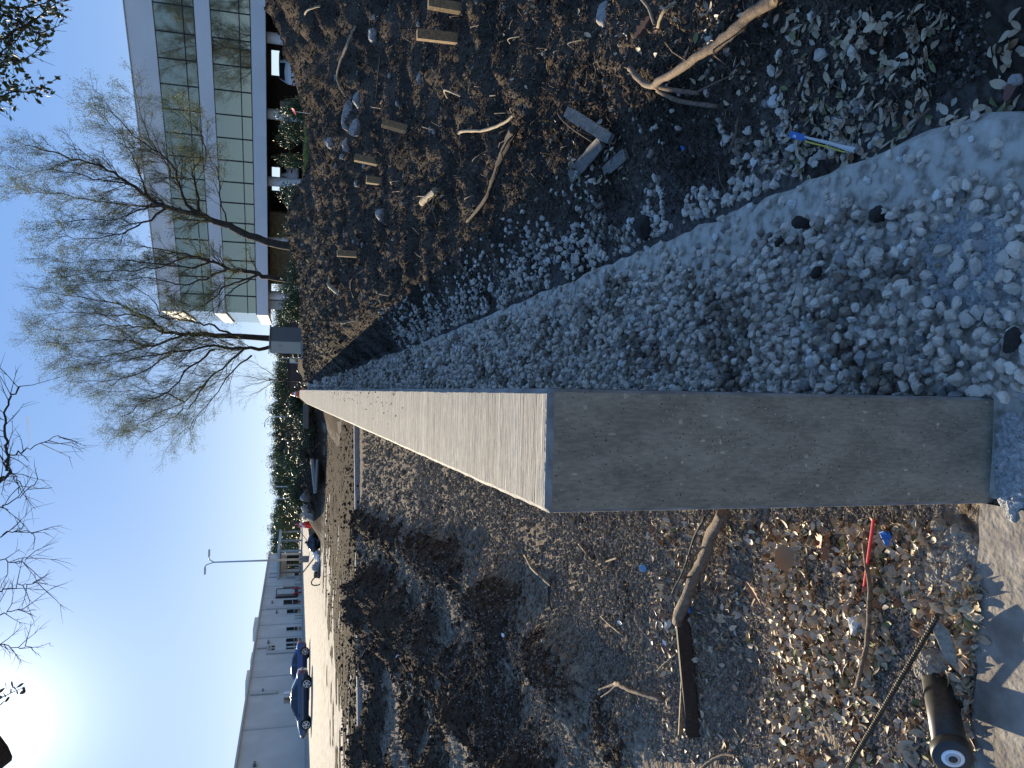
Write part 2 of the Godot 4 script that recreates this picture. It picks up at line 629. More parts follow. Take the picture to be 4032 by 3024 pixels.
# ------------------------------------------------------------------ ground
func soil_color(x: float, z: float) -> Color:
	var d := -z
	var wr := wall_right(minf(d, 25.0))
	var v := n_mid.get_noise_2d(x * 0.8 + 70.0, z * 0.8)
	var f := n_fine.get_noise_2d(x * 1.5 + 10.0, z * 1.5)
	var clay := Vector3(0.08, 0.067, 0.054)
	var brown := Vector3(0.18, 0.145, 0.11)
	var grit := Vector3(0.38, 0.325, 0.25)
	var c: Vector3
	if x < wr - 0.13:
		var g := 0.0
		var fl := height(x, z) - lerpf(0.0, 0.09, smoothstep(3.0, 15.0, d))
		g = smoothstep(0.3, 0.6, 1.0 - maxf(fl, 0.0) / 0.16 + v * 0.9 + f * 0.5)
		c = Vector3(0.12, 0.09, 0.066).lerp(grit, g)
	else:
		c = clay.lerp(brown, clampf(0.3 + v * 0.9, 0.0, 1.0))
		var e := edge_x(minf(d, 26.0))
		var dust := smoothstep(e + 0.55, e + 0.05, x) * smoothstep(-0.35, 0.3, v + f * 0.6)
		c = c.lerp(Vector3(0.2, 0.195, 0.19), dust * 0.6)
		if d > 14.0:
			var ch := smoothstep(14.5, 17.0, d) * smoothstep(22.0, 18.0, d) * smoothstep(-0.3, 0.2, v)
			c = c.lerp(Vector3(0.2, 0.17, 0.13), ch)
	c *= 1.0 + 0.35 * f
	return Color(c.x, c.y, c.z)

func axis(fine_from: float, fine_to: float, step: float, growth: float, lo: float, hi: float) -> PackedFloat32Array:
	var a := []
	var s := step
	var p := fine_from
	var down := []
	while p > lo:
		s *= growth
		p -= s
		down.append(p)
	down.reverse()
	a.append_array(down)
	p = fine_from
	while p < fine_to:
		a.append(p)
		p += step
	s = step
	while p < hi:
		a.append(p)
		s *= growth
		p += s
	a.append(p)
	return PackedFloat32Array(a)

func build_ground() -> void:
	var xs := axis(-1.7, 2.2, 0.018, 1.019, -420.0, 420.0)
	var zs := axis(-3.6, -1.2, 0.017, 1.0145, -420.0, 60.0)
	var nx := xs.size()
	var nz := zs.size()
	var v := PackedVector3Array()
	var c := PackedColorArray()
	v.resize(nx * nz)
	c.resize(nx * nz)
	for j in nz:
		var z := zs[j]
		for i in nx:
			var x := xs[i]
			var y := height(x, z) + soil_detail(x, z)
			if x < -0.05 and x > -0.22 and z < -1.56 and z > -25.0:
				y = -0.3
			elif x >= -0.22 and z > -26.0 and z < -1.3 and x < edge_x(-z) - 0.03:
				y = minf(y, floor_y(-z) - 0.12)
			elif z > -1.56 and x < -0.28:
				y = minf(y, -0.02)
			v[j * nx + i] = Vector3(x, y, z)
			c[j * nx + i] = soil_color(x, z) if absf(x) < 50.0 and z > -90.0 else Color(0.1, 0.09, 0.06)
	var nr := PackedVector3Array()
	nr.resize(nx * nz)
	for j in nz:
		for i in nx:
			var l := v[j * nx + maxi(i - 1, 0)]
			var r := v[j * nx + mini(i + 1, nx - 1)]
			var b := v[maxi(j - 1, 0) * nx + i]
			var f := v[mini(j + 1, nz - 1) * nx + i]
			nr[j * nx + i] = (f - b).cross(r - l).normalized()
	var ix := PackedInt32Array()
	ix.resize((nx - 1) * (nz - 1) * 6)
	var k := 0
	for j in nz - 1:
		for i in nx - 1:
			var a := j * nx + i
			ix[k] = a; ix[k + 1] = a + 1; ix[k + 2] = a + nx
			ix[k + 3] = a + 1; ix[k + 4] = a + nx + 1; ix[k + 5] = a + nx
			k += 6
	var arr := []
	arr.resize(Mesh.ARRAY_MAX)
	arr[Mesh.ARRAY_VERTEX] = v
	arr[Mesh.ARRAY_NORMAL] = nr
	arr[Mesh.ARRAY_COLOR] = c
	arr[Mesh.ARRAY_INDEX] = ix
	var m := ArrayMesh.new()
	m.add_surface_from_arrays(Mesh.PRIMITIVE_TRIANGLES, arr)
	struct("ground", m, M.soil)
	print("ground verts ", nx, " x ", nz)

# ------------------------------------------------------------------ the concrete wall and its footing
func broom_tex(bump: bool) -> ImageTexture:
	var w := 128
	var h := 2048
	var im := Image.create(w, h, false, Image.FORMAT_RGB8)
	var r := RandomNumberGenerator.new()
	r.seed = 7
	var n := FastNoiseLite.new()
	n.seed = 71
	n.frequency = 0.05
	for y in h:
		var row := r.randf()
		var deep := 0.55 if r.randf() < 0.012 else 1.0
		var coarse := 0.16 * n.get_noise_2d(7.0, y * 1.1) + 0.12 * n.get_noise_2d(40.0, y * 0.35)
		if n.get_noise_2d(99.0, y * 1.7) > 0.42:
			deep *= 0.8
		for x in w:
			var v := 0.5 + 0.5 * n.get_noise_2d(x * 0.35, y * 6.0)
			v = lerpf(v, row, 0.35) * deep
			if bump:
				im.set_pixel(x, y, Color(v, v, v))
			else:
				var g := 0.58 + 0.36 * v + coarse + 0.06 * n.get_noise_2d(x * 3.0, y * 3.0 + 500.0)
				im.set_pixel(x, y, Color(g, g, g * 0.985))
	if bump:
		im.bump_map_to_normal_map(3.0)
	return ImageTexture.create_from_image(im)

func cast_tex() -> ImageTexture:
	# cast concrete of the end: exposed aggregate, pits, faint cloudy staining
	var w := 512
	var h := 2048
	var im := Image.create(w, h, false, Image.FORMAT_RGB8)
	var n := FastNoiseLite.new()
	n.seed = 81
	n.frequency = 0.01
	for y in h:
		for x in w:
			var v := 0.72 + 0.13 * n.get_noise_2d(x * 0.6, y * 0.35) + 0.1 * n.get_noise_2d(x * 5.0, y * 2.0) + 0.13 * n.get_noise_2d(x * 40.0, y * 40.0)
			im.set_pixel(x, y, Color(v, v * 0.985, v * 0.945))
	var r := RandomNumberGenerator.new()
	r.seed = 8
	for i in 1500:
		var cx := r.randf_range(6, w - 6)
		var cy := r.randf_range(6, h - 6)
		var pale := r.randf() < 0.42
		var s := r.randf_range(1.0, 3.0) if r.randf() < 0.93 or not pale else r.randf_range(4.0, 9.0)
		var asp := r.randf_range(0.5, 1.6)
		var tone := r.randf_range(0.85, 1.0) if pale else r.randf_range(0.3, 0.55)
		for yy in range(int(-s * 2), int(s * 2) + 1):
			for xx in range(int(-s * 2), int(s * 2) + 1):
				var q := Vector2(xx * asp, yy / asp).length() + 3.0 * n.get_noise_2d((cx + xx) * 30.0, (cy + yy) * 30.0)
				if q < s:
					im.set_pixel(clampi(int(cx) + xx, 0, w - 1), clampi(int(cy) + yy, 0, h - 1), Color(tone, tone * 0.98, tone * 0.93))
	for i in 60:                                         # short hairline tears
		var p := Vector2(r.randf_range(20, w - 20), r.randf_range(20, h - 20))
		var a := r.randf_range(-0.5, 0.5)
		for k in r.randi_range(8, 30):
			a += r.randf_range(-0.5, 0.5)
			p += Vector2(cos(a), sin(a)) * 1.2
			im.set_pixel(clampi(int(p.x), 0, w - 1), clampi(int(p.y), 0, h - 1), Color(0.4, 0.39, 0.37))
	return ImageTexture.create_from_image(im)

func build_wall() -> void:
	var t := thing("concrete_wall", "long narrow cast concrete wall with broomed top and bare end face", "wall", Vector3(-0.134, 0, -1.545))
	var org := t.position
	var ds := [1.559]
	while ds[-1] < 25.0:
		ds.append(ds[-1] + (0.04 if ds[-1] < 5.0 else 0.35))
	var st := mb()
	var tp := mb()
	var ch := 0.011
	var wob := func(d: float, k: float) -> float: return 0.0022 * n_mid.get_noise_2d(d * 3.0, k * 31.0) + (0.0022 * n_fine.get_noise_2d(d * 1.6, k * 17.0) if d < 5.0 else 0.0)
	for i in ds.size() - 1:
		var q := []
		for e in [ds[i], ds[i + 1]]:
			var xr: float = wall_right(e) + wob.call(e, 1.0)
			var xl: float = wall_right(e) - 0.254 + wob.call(e, 2.0)
			if e > 24.0:
				xr -= (e - 24.0) * 0.03
				xl += (e - 24.0) * 0.03
			var y: float = wall_top(e)
			q.append([Vector3(xr, -0.35, -e), Vector3(xr, y - ch, -e), Vector3(xr - ch, y, -e), Vector3(xl + ch, y, -e), Vector3(xl, y - ch, -e), Vector3(xl, -0.35, -e)])
		for k in 5:
			if k == 2:
				continue
			quad(st, q[0][k] - org, q[0][k + 1] - org, q[1][k + 1] - org, q[1][k] - org)
		var a := q
		var vv: float = ds[i] / 2.6
		var v2: float = ds[i + 1] / 2.6
		for s in [[0, 2, 0.0], [0, 3, 1.0], [1, 3, 1.0], [0, 2, 0.0], [1, 3, 1.0], [1, 2, 0.0]]:
			tp.set_uv(Vector2(s[2] * 0.9, v2 if s[0] == 1 else vv))
			tp.add_vertex(a[s[0]][s[1]] - org)
	var dl: float = ds[-1]                                # far end
	var xr2 := wall_right(dl) - 0.03
	quad(st, Vector3(xr2, -0.35, -dl) - org, Vector3(xr2, wall_top(dl) - ch, -dl) - org, Vector3(xr2 - 0.19, wall_top(dl) - ch, -dl) - org, Vector3(xr2 - 0.19, -0.35, -dl) - org)
	# tooled round between the end and the top and sides
	var d0 := 1.559
	var xr := wall_right(d0)
	var xl := xr - 0.254
	var y0 := wall_top(d0)
	var ring_o := [Vector3(xr, -0.35, -d0), Vector3(xr, y0 - ch, -d0), Vector3(xr - ch, y0, -d0), Vector3(xl + ch, y0, -d0), Vector3(xl, y0 - ch, -d0), Vector3(xl, -0.35, -d0)]
	var rings := [ring_o]
	for s in [[0.0035, 0.006], [0.009, 0.0115], [0.014, 0.014]]:
		var ring := []
		for p in ring_o:
			var ins: float = (0.014 - sqrt(maxf(0.0, 0.014 * 0.014 - s[0] * s[0])))
			ring.append(Vector3(clampf(p.x, xl + ins * 0.5, xr - ins * 0.5), minf(p.y, y0 - ins) , -d0 + s[1]))
		rings.append(ring)
	for j in rings.size() - 1:
		for k in 5:
			quad(st, rings[j][k] - org, rings[j + 1][k] - org, rings[j + 1][k + 1] - org, rings[j][k + 1] - org)
	var body: Material = M.concrete
	obj("wall_body", done(st), body, t)
	var top_m := mat(lin(0.36, 0.345, 0.315), 0.85)
	top_m.albedo_texture = broom_tex(false)
	top_m.normal_enabled = true
	top_m.normal_texture = broom_tex(true)
	top_m.normal_scale = 1.6
	var tpm := tp
	tpm.generate_normals()
	tpm.generate_tangents()
	obj("broomed_top", tpm.commit(), top_m, t)
	# end face
	var ef := mb()
	var r: Array = rings[-1]
	var w: float = r[0].x - r[5].x
	var hh: float = r[1].y + 0.35
	var cen := Vector3((r[0].x + r[5].x) * 0.5, 0.4, r[0].z)
	for k in 6:
		for p in [cen, r[(k + 1) % 6], r[k]]:
			ef.set_uv(Vector2((p.x - r[5].x) / w * 0.98 + 0.01, 1.0 - (p.y + 0.35) / hh))
			ef.add_vertex(p - org)
	ef.generate_normals()
	ef.generate_tangents()
	var em := mat(lin(0.55, 0.48, 0.385), 0.85)
	em.albedo_texture = cast_tex()
	obj("end_face", ef.commit(), em, t)
	# grit stuck on the top
	r = []
	var gx := []
	var gc := []
	for i in 60:
		var d := 3.2 + rng.randf() * 5.0
		var s := rng.randf_range(0.002, 0.006)
		gx.append(Transform3D(rnd_basis() * Basis.from_scale(Vector3.ONE * s), Vector3(wall_right(d) - 0.015 - absf(rng.randfn(0.0, 0.06)), wall_top(d) + s * 0.3, -d) - org))
		gc.append(Color(0.09, 0.08, 0.07))
	multi("grit", rock(90, Vector3(1, 0.6, 1), 4, 0), M.clod, gx, gc, t).set_meta("kind", "stuff")

func build_footing() -> void:
	var st := mb()
	var ds := [1.42]
	while ds[-1] < 24.0:
		ds.append(ds[-1] + (0.06 if ds[-1] < 4.0 else 0.16))
	var rows := []
	for d in ds:
		var e := edge_x(d) + 0.022 * n_mid.get_noise_2d(d * 4.0, 9.0) + 0.008 * n_fine.get_noise_2d(d * 2.0, 5.0)
		if d < 1.62:
			e -= (1.62 - d) * (1.62 - d) * 3.0
		var row := []
		for k in 9:
			var x := lerpf(wall_right(d) - 0.24, e - 0.02, k / 8.0)
			row.append(Vector3(x, floor_y(d) + 0.004 + 0.008 * n_mid.get_noise_2d(x * 4.0, d * 4.0), -d))
		row.append(Vector3(e, floor_y(d) - 0.012, -d))
		row.append(Vector3(e + 0.01 + 0.01 * n_fine.get_noise_2d(d, 1.0), floor_y(d) - 0.09, -d))
		row.append(Vector3(e + 0.012, floor_y(d) - 0.24, -d))
		rows.append(row)
	for i in rows.size() - 1:
		for k in 11:
			quad(st, rows[i][k], rows[i + 1][k], rows[i + 1][k + 1], rows[i][k + 1])
	for k in 11:
		quad(st, rows[0][k], rows[0][k + 1], rows[0][k + 1] + Vector3(0, -0.2, 0.01), rows[0][k] + Vector3(0, -0.2, 0.01))
	var m := tri(mat(lin(0.53, 0.49, 0.435), 0.9), 1.3, noise_tex(0.02, Color(0.5, 0.48, 0.45), Color(1, 1, 1), 23, 512, Color(0.9, 0.89, 0.87)), M.con_n, 0.35)
	var o := obj("concrete_footing", done(st), m)
	tag(o, "pale concrete footing slab with ragged edge under the gravel beside the wall", "footing")

# ------------------------------------------------------------------ gravel
func stone_color() -> Color:
	var g := rng.randf_range(0.56, 0.82)
	var q := rng.randf()
	var c := Vector3(g * 1.06, g * 0.94, g * 0.79)
	if q < 0.1:
		c = Vector3(g * 0.85, g * 0.72, g * 0.62)
	elif q < 0.16:
		c = Vector3(g * 1.1, g * 1.08, g * 1.02)
	elif q < 0.24:
		c = Vector3(g * 0.5, g * 0.48, g * 0.46)
	return Color(c.x, c.y, c.z)

func build_gravel() -> void:
	var kinds := []
	for i in 8:
		kinds.append(rock(100 + i, Vector3(1.0, 0.75 + 0.04 * i, 0.75 + 0.05 * (i % 3)), 8, 2, 0.3))
	var items := []                                       # [pos, radius]
	for layer in 2:
		var d := 1.40
		while d < 23.0:
			var sp := (0.031 if layer == 0 else 0.037) * (1.0 + maxf(0.0, d - 3.0) * 0.085)
			var a := wall_right(d) + 0.012
			var e := edge_x(d)
			var bare := 0.13 + 0.13 * n_mid.get_noise_2d(d * 1.6, 55.0)   # strip of bare footing along the edge
			if d > 3.6:
				bare = maxf(bare * smoothstep(9.0, 3.6, d) * 0.8, 0.07 * smoothstep(14.0, 9.0, d))
			elif d < 3.0:
				bare += 0.05
			var x := a
			while x < e:
				var r := sp * (rng.randf_range(0.42, 0.66) if layer == 0 else rng.randf_range(0.26, 0.7))
				var keep := 1.0 if layer == 0 else 0.8
				if x > e - bare:
					keep *= 0.14
				if d < 1.78 and x > 0.22:
					keep *= 0.8
				if rng.randf() < keep:
					var k := sp / 0.034
					var lift := (0.006 + 0.006 * rng.randf()) * k
					if layer == 1 and x < e - bare:
						lift = (0.018 + 0.03 * (0.5 + 0.5 * n_mid.get_noise_2d(x * 4.0, d * 4.0)) + rng.randf_range(-0.006, 0.008)) * k
					items.append([Vector3(x + rng.randf_range(-0.4, 0.4) * sp, floor_y(d) + lift, -d + rng.randf_range(-0.4, 0.4) * sp), r])
				x += sp * 0.9
			d += sp * 0.9
	var d := 0.0
	# stones spilled over the edge and on the cut bank
	for i in 3000:
		d = 2.0 + pow(rng.randf(), 1.4) * 9.0
		var x := edge_x(d) + 0.05 + absf(rng.randfn(0.0, 0.2))
		if n_mid.get_noise_2d(x * 0.7, d * 0.9 + 9.0) < -0.2 or (d < 2.4 and rng.randf() < 0.8):
			continue
		items.append([Vector3(x, ground_y(x, -d) + 0.004, -d), rng.randf_range(0.01, 0.024) * (1.0 + d * 0.03)])
	items.sort_custom(func(p, q): return p[0].distance_squared_to(CAM) - p[1] * 40.0 < q[0].distance_squared_to(CAM) - q[1] * 40.0)
	var bed := stuff("gravel", "mass of light grey crushed gravel covering the footing and the cut bank", "gravel")
	var xfs := []
	var cols := []
	for i in 8:
		xfs.append([])
		cols.append([])
	var mats := []
	for i in 10:
		var m: StandardMaterial3D = M.stone.duplicate()
		m.vertex_color_use_as_albedo = false
		m.albedo_color = stone_color().linear_to_srgb()
		mats.append(m)
	for i in items.size():
		var p: Vector3 = items[i][0]
		var r: float = items[i][1]
		var xf := Transform3D(rnd_basis() * Basis.from_scale(Vector3(r, r * rng.randf_range(0.7, 1.0), r * rng.randf_range(0.7, 1.0))), p)
		var k := rng.randi() % 8
		if i < 300:
			var on_foot := p.x < edge_x(-p.z)
			var o := obj("gravel_stone", kinds[k], mats[rng.randi() % 10], null, xf)
			if on_foot:
				tag(o, "crushed grey gravel stone lying on the pale footing beside the wall's end", "stone", "gravel stones on the footing")
			else:
				tag(o, "loose gravel stone lying on dark soil beyond the footing's edge", "stone", "gravel stones on the cut bank")
		else:
			xfs[k].append(xf)
			var sc := stone_color()
			if n_mid.get_noise_2d(p.x * 2.2 + 5.0, p.z * 1.1) > 0.2 and rng.randf() < 0.7:
				sc = Color(sc.r * 0.42, sc.g * 0.39, sc.b * 0.36)     # stones smeared with soil
			cols[k].append(sc)
	for i in 8:
		multi("gravel_stones", kinds[i], M.stone, xfs[i], cols[i], bed)
	print("gravel ", items.size())

# ------------------------------------------------------------------ soil crumbs and pebbles
func build_crumbs() -> void:
	var t := stuff("soil_crumbs", "dark crumbs and clods of loose soil strewn over the excavated ground", "soil")
	var kinds := []
	for i in 4:
		kinds.append(rock(200 + i, Vector3(1, 0.8, 0.9), 3, 0, 0.35))
	var xfs := [[], [], [], []]
	var cols := [[], [], [], []]
	for i in 110000:
		var d := 1.6 + pow(rng.randf(), 1.6) * 26.0
		var x := rng.randf_range(edge_x(d), 0.75 + d * 0.5)
		if x < edge_x(d) + 0.1:
			continue
		var s := rng.randf_range(0.0025, 0.009) * (0.7 + d * 0.1)
		if rng.randf() < 0.02:
			s *= 2.4
		var k := rng.randi() % 4
		xfs[k].append(Transform3D(rnd_basis() * Basis.from_scale(Vector3.ONE * s), Vector3(x, ground_y(x, -d) + s * 0.3, -d)))
		var c := soil_color(x, -d) * rng.randf_range(0.7, 1.5)
		if rng.randf() < 0.05:
			c = Color(0.4, 0.37, 0.31)
		cols[k].append(c)
	for i in 60000:
		var d := 3.5 + pow(rng.randf(), 1.3) * 15.0
		var x := wall_right(d) - 0.3 - rng.randf() * d * 0.5
		if height(x, -d) < 0.13 and rng.randf() < 0.5:
			continue
		var s := rng.randf_range(0.004, 0.016) * (0.6 + d * 0.07)
		if rng.randf() < 0.04:
			s *= 2.2
		var k := rng.randi() % 4
		xfs[k].append(Transform3D(rnd_basis() * Basis.from_scale(Vector3.ONE * s), Vector3(x, ground_y(x, -d) + s * 0.3, -d)))
		cols[k].append(soil_color(x, -d) * rng.randf_range(0.6, 1.2))
	for i in 4:
		multi("soil_clods", kinds[i], M.clod, xfs[i], cols[i], t)
	var g := stuff("fine_pebbles", "fine tan and grey pebbles spread over the dirt on the wall's lot side", "pebbles")
	var px := []
	var pc := []
	for i in 60000:
		var d := 1.7 + pow(rng.randf(), 1.6) * 9.0
		var x := wall_right(d) - 0.27 - rng.randf() * minf(d * 0.42, 2.6)
		if n_mid.get_noise_2d(x * 0.5 + 9.0, d * 0.5) < -0.25:
			continue
		var s := rng.randf_range(0.003, 0.009) * (0.8 + d * 0.08)
		px.append(Transform3D(rnd_basis() * Basis.from_scale(Vector3(s, s * 0.7, s)), Vector3(x, ground_y(x, -d) + s * 0.35, -d)))
		var v := rng.randf_range(0.2, 0.5)
		pc.append(Color(v, v * rng.randf_range(0.84, 0.95), v * rng.randf_range(0.66, 0.86)))
	multi("pebbles", rock(210, Vector3(1, 0.8, 0.9), 4, 0, 0.2), M.clod, px, pc, g)

# ------------------------------------------------------------------ fallen leaves
func leaf_color() -> Color:
	var q := rng.randf()
	var v := rng.randf_range(0.75, 1.15)
	if q < 0.5:
		return Color(0.46, 0.36, 0.235) * v
	if q < 0.72:
		return Color(0.34, 0.24, 0.15) * v
	if q < 0.86:
		return Color(0.44, 0.38, 0.29) * v
	if q < 0.95:
		return Color(0.2, 0.10, 0.05) * v
	return Color(0.16, 0.17, 0.06) * v

func build_leaves() -> void:
	var kinds := [leaf_mesh(0.043, 0.0095, 0.9, 0.3), leaf_mesh(0.036, 0.010, -0.7, 0.5), leaf_mesh(0.05, 0.011, 1.6, 0.2), leaf_mesh(0.03, 0.0085, 0.4, 0.7)]
	# [X0, X1, Y0, Y1, count, tilt] photo rectangles and how many leaves lie in them
	var zones := [[3030, 3900, 2060, 2560, 3000, 0.9], [3050, 3850, 2500, 3024, 2300, 0.9], [2560, 3080, 2040, 2560, 560, 0.9], [2600, 3100, 2500, 3000, 150, 0.6],
		[3080, 4030, 30, 640, 620, 0.6], [2900, 3350, 200, 700, 190, 0.6], [2450, 3000, 0, 330, 90, 0.7], [2150, 2480, 480, 720, 120, 0.7], [1700, 2500, 0, 500, 70, 0.8], [3150, 3420, 560, 760, 70, 0.5]]
	var items := []
	for zn in zones:
		for i in zn[4]:
			var X: float = rng.randf_range(zn[0], zn[1])
			var Y: float = rng.randf_range(zn[2], zn[3])
			var p := gp(X, Y, 0.02)
			for k in 4:
				p = gp(X, Y, ground_y(p.x, p.z))
			if n_mid.get_noise_2d(p.x * 1.6 + 30.0, p.z * 1.6) < -0.4 + 0.25 * rng.randf():
				continue
			if p.z > -1.56 and p.x < -0.26 and rng.randf() < 0.8:
				continue
			if p.x > -0.27 and p.x < 0.68:
				continue
			p.y = ground_y(p.x, p.z) + rng.randf_range(0.002, 0.02)
			items.append([p, zn[5]])
	items.sort_custom(func(a, b): return a[0].distance_squared_to(CAM) < b[0].distance_squared_to(CAM))
	var litter := stuff("leaf_litter", "drift of small dry oak leaves lying on the dirt on both sides of the wall", "leaves")
	var xfs := [[], [], [], []]
	var cols := [[], [], [], []]
	var mats := []
	for i in 12:
		var m: StandardMaterial3D = M.leaf.duplicate()
		m.vertex_color_use_as_albedo = false
		m.albedo_color = leaf_color().linear_to_srgb()
		mats.append(m)
	for i in items.size():
		var p: Vector3 = items[i][0]
		var tl: float = items[i][1]
		var sc := rng.randf_range(0.6, 1.1)
		var xf := Transform3D(rnd_basis(tl) * Basis.from_scale(Vector3.ONE * sc), p)
		var k := rng.randi() % 4
		if i < 300:
			var o := obj("dry_leaf", kinds[k], mats[rng.randi() % 12], null, xf)
			if p.x < 0.0:
				tag(o, "small dry oak leaf in the sunlit litter near the black pipe and rebar", "leaf", "dry leaves by the pipe and rebar")
			else:
				tag(o, "small dry oak leaf on the shaded soil beyond the footing", "leaf", "dry leaves beyond the footing")
		else:
			xfs[k].append(xf)
			cols[k].append(leaf_color())
	for i in 4:
		multi("dry_leaves", kinds[i], M.leaf, xfs[i], cols[i], litter)
	# straw and short twigs mixed into the litter
	var tw := stuff("twig_litter", "thin broken twigs and rootlets strewn over soil and leaves", "twigs")
	var st := mb()
	for i in 1500:
		var d := 1.7 + pow(rng.randf(), 1.4) * 9.0
		var x: float
		if rng.randf() < 0.62:
			x = edge_x(d) + 0.12 + rng.randf() * d * 0.42
		else:
			x = wall_right(d) - 0.3 - rng.randf() * d * 0.33
		var a := rng.randf() * TAU
		var ln := rng.randf_range(0.03, 0.12) * (0.7 + d * 0.13)
		var p := Vector3(x, 0, -d)
		var pts := []
		var bow := rng.randf_range(0.0, 0.25) * ln
		for k in 4:
			var q := p + Vector3(cos(a), 0, sin(a)) * ln * (k / 3.0 - 0.5)
			a += rng.randf_range(-0.3, 0.3)
			q.y = ground_y(q.x, q.z) + 0.006 + bow * sin(PI * k / 3.0)
			pts.append(q)
		var r := rng.randf_range(0.0009, 0.0022) * (0.7 + d * 0.1)
		tube(st, pts, [r, r, r * 0.8, r * 0.5], 3, false)
	var o := obj("twigs", done(st), M.root, tw)
	o.name = "twigs"

# ------------------------------------------------------------------ loose things on the ground
func mpp(p: Vector3) -> float:                           # metres that one photo pixel spans at p
	return (p - CAM).dot(fw) / FOC

func upright_stake(label: String, Xb: float, Y: float, Xt: float, w: float, th: float, yaw: float, lean: float) -> void:
	var p := on_ground(Xb, Y)
	p.y = ground_y(p.x, p.z)
	var h := (Xb - Xt) * mpp(p) / cos(PITCH) * 0.97
	var t := thing("wooden_stake", label, "stake", p, yaw + 0.1, "sawn stakes standing in the soil")
	t.rotation.z = lean
	var st := mb()
	box(st, Vector3(0, h * 0.5 - 0.06, 0), Vector3(w, h + 0.12, th * 1.6), Basis.IDENTITY, 0.003)
	t.set_meta("label", label)
	obj("stake", done(st), M.lumber, t)
	st = mb()
	box(st, Vector3(0, -0.02, 0.005), Vector3(w * 1.5, 0.05, th * 2.2), Basis.IDENTITY, 0.015)
	obj("packed_soil", done(st), M.dark_root, t)

func lying_board(called: String, label: String, a: Vector2, b: Vector2, w: float, th: float, m: Material, roll := 0.0, lift := 0.02, cat := "board") -> MeshInstance3D:
	var p := on_ground(a.x, a.y)
	var q := on_ground(b.x, b.y)
	p.y = ground_y(p.x, p.z) + lift
	q.y = ground_y(q.x, q.z) + lift
	var ax := (q - p)
	var ln := ax.length()
	ax = ax.normalized()
	var sd := ax.cross(Vector3.UP).normalized()
	var bs := Basis(ax, sd.cross(ax) * -1.0, sd * -1.0).orthonormalized()
	if bs.determinant() < 0.0:
		bs.z = -bs.z
	bs = bs * Basis(Vector3(1, 0, 0), roll)
	# sawn board with uneven, split ends
	var st := mb()
	var n := 7
	var rows := []
	for i in n + 1:
		var x := (float(i) / n - 0.5) * ln
		var ww := w * 0.5 * (1.0 + 0.05 * rng.randfn())
		var k := 0.9 if (i == 0 or i == n) else 1.0
		var e := 0.004
		rows.append([Vector3(x, -th * 0.5, -ww * k), Vector3(x, th * 0.5 - e, -ww * k), Vector3(x, th * 0.5, -ww * k + e), Vector3(x, th * 0.5, ww * k - e), Vector3(x, th * 0.5 - e, ww * k), Vector3(x, -th * 0.5, ww * k)])
	for i in n:
		for k in 6:
			quad(st, rows[i][k], rows[i][(k + 1) % 6], rows[i + 1][(k + 1) % 6], rows[i + 1][k])
	for e in [0, n]:
		for k in range(1, 5):
			var tr := [rows[e][0], rows[e][k], rows[e][k + 1]]
			if e == 0:
				tr.reverse()
			for v in tr:
				st.add_vertex(v)
	var o := obj(called, done(st), m, null, Transform3D(bs, (p + q) * 0.5))
	tag(o, label, cat)
	return o

func stick(called: String, label: String, cat: String, pts: Array, rpx: Array, m: Material, lift := 0.0, arch := 0.0, group := "", forks := []) -> Node3D:
	# pts: photo pixels along the stick; rpx: its radius there in photo pixels
	var wp := []
	for i in pts.size():
		var p := on_ground(pts[i][0], pts[i][1])
		wp.append(p)
	var sc := mpp(wp[wp.size() / 2])
	var rs := []
	for i in wp.size():
		var r: float = lerpf(rpx[0], rpx[1], float(i) / (wp.size() - 1)) * sc
		var t := float(i) / (wp.size() - 1)
		var w: Vector3 = wp[i]
		w.y = maxf(w.y, height(w.x, w.z) + 0.01) + r * 0.6 + lift + arch * sin(PI * t)
		wp[i] = w
		rs.append(r)
	var sp := smooth_pts(wp, 5)
	var sr := []
	for i in sp.size():
		var t := float(i) / (sp.size() - 1)
		sr.append(lerpf(rs[0], rs[-1], t))
	var t0 := thing(called, label, cat, sp[0], 0.0, group)
	var o: Vector3 = sp[0]
	for i in sp.size():
		sp[i] -= o
		sp[i] += Vector3(rng.randfn(), rng.randfn(), rng.randfn()) * sr[i] * 0.12
	var st := mb()
	st.set_smooth_group(0)
	tube(st, sp, sr, 8, true, 0.25)
	obj("stem", done(st), m, t0)
	for f in forks:
		var fp := []
		for q in f[0]:
			var p := on_ground(q[0], q[1])
			p.y = maxf(p.y, height(p.x, p.z) + 0.01) + f[1][0] * sc * 0.6 + lift
			fp.append(p - o)
		fp = smooth_pts(fp, 4)
		var fr := []
		for i in fp.size():
			fr.append(lerpf(f[1][0], f[1][1], float(i) / (fp.size() - 1)) * sc)
		st = mb()
		st.set_smooth_group(0)
		tube(st, fp, fr, 7, true, 0.25)
		obj("fork", done(st), m, t0)
	# a few hair roots
	var n := 0 if rpx[0] < 5.0 else 4
	for i in n:
		var k := rng.randi_range(1, sp.size() - 1)
		var a: Vector3 = sp[k]
		var dr := Vector3(rng.randfn(), rng.randf_range(-0.2, 0.5), rng.randfn()).normalized()
		var ln := sr[k] * rng.randf_range(5.0, 10.0) as float
		st = mb()
		tube(st, [a, a + dr * ln * 0.5 + Vector3(0, ln * 0.08, 0), a + dr * ln + Vector3(0, -ln * 0.1, 0)], [sr[k] * 0.22, sr[k] * 0.15, sr[k] * 0.06], 4, false)
		obj("rootlet", done(st), m, t0)
	return t0

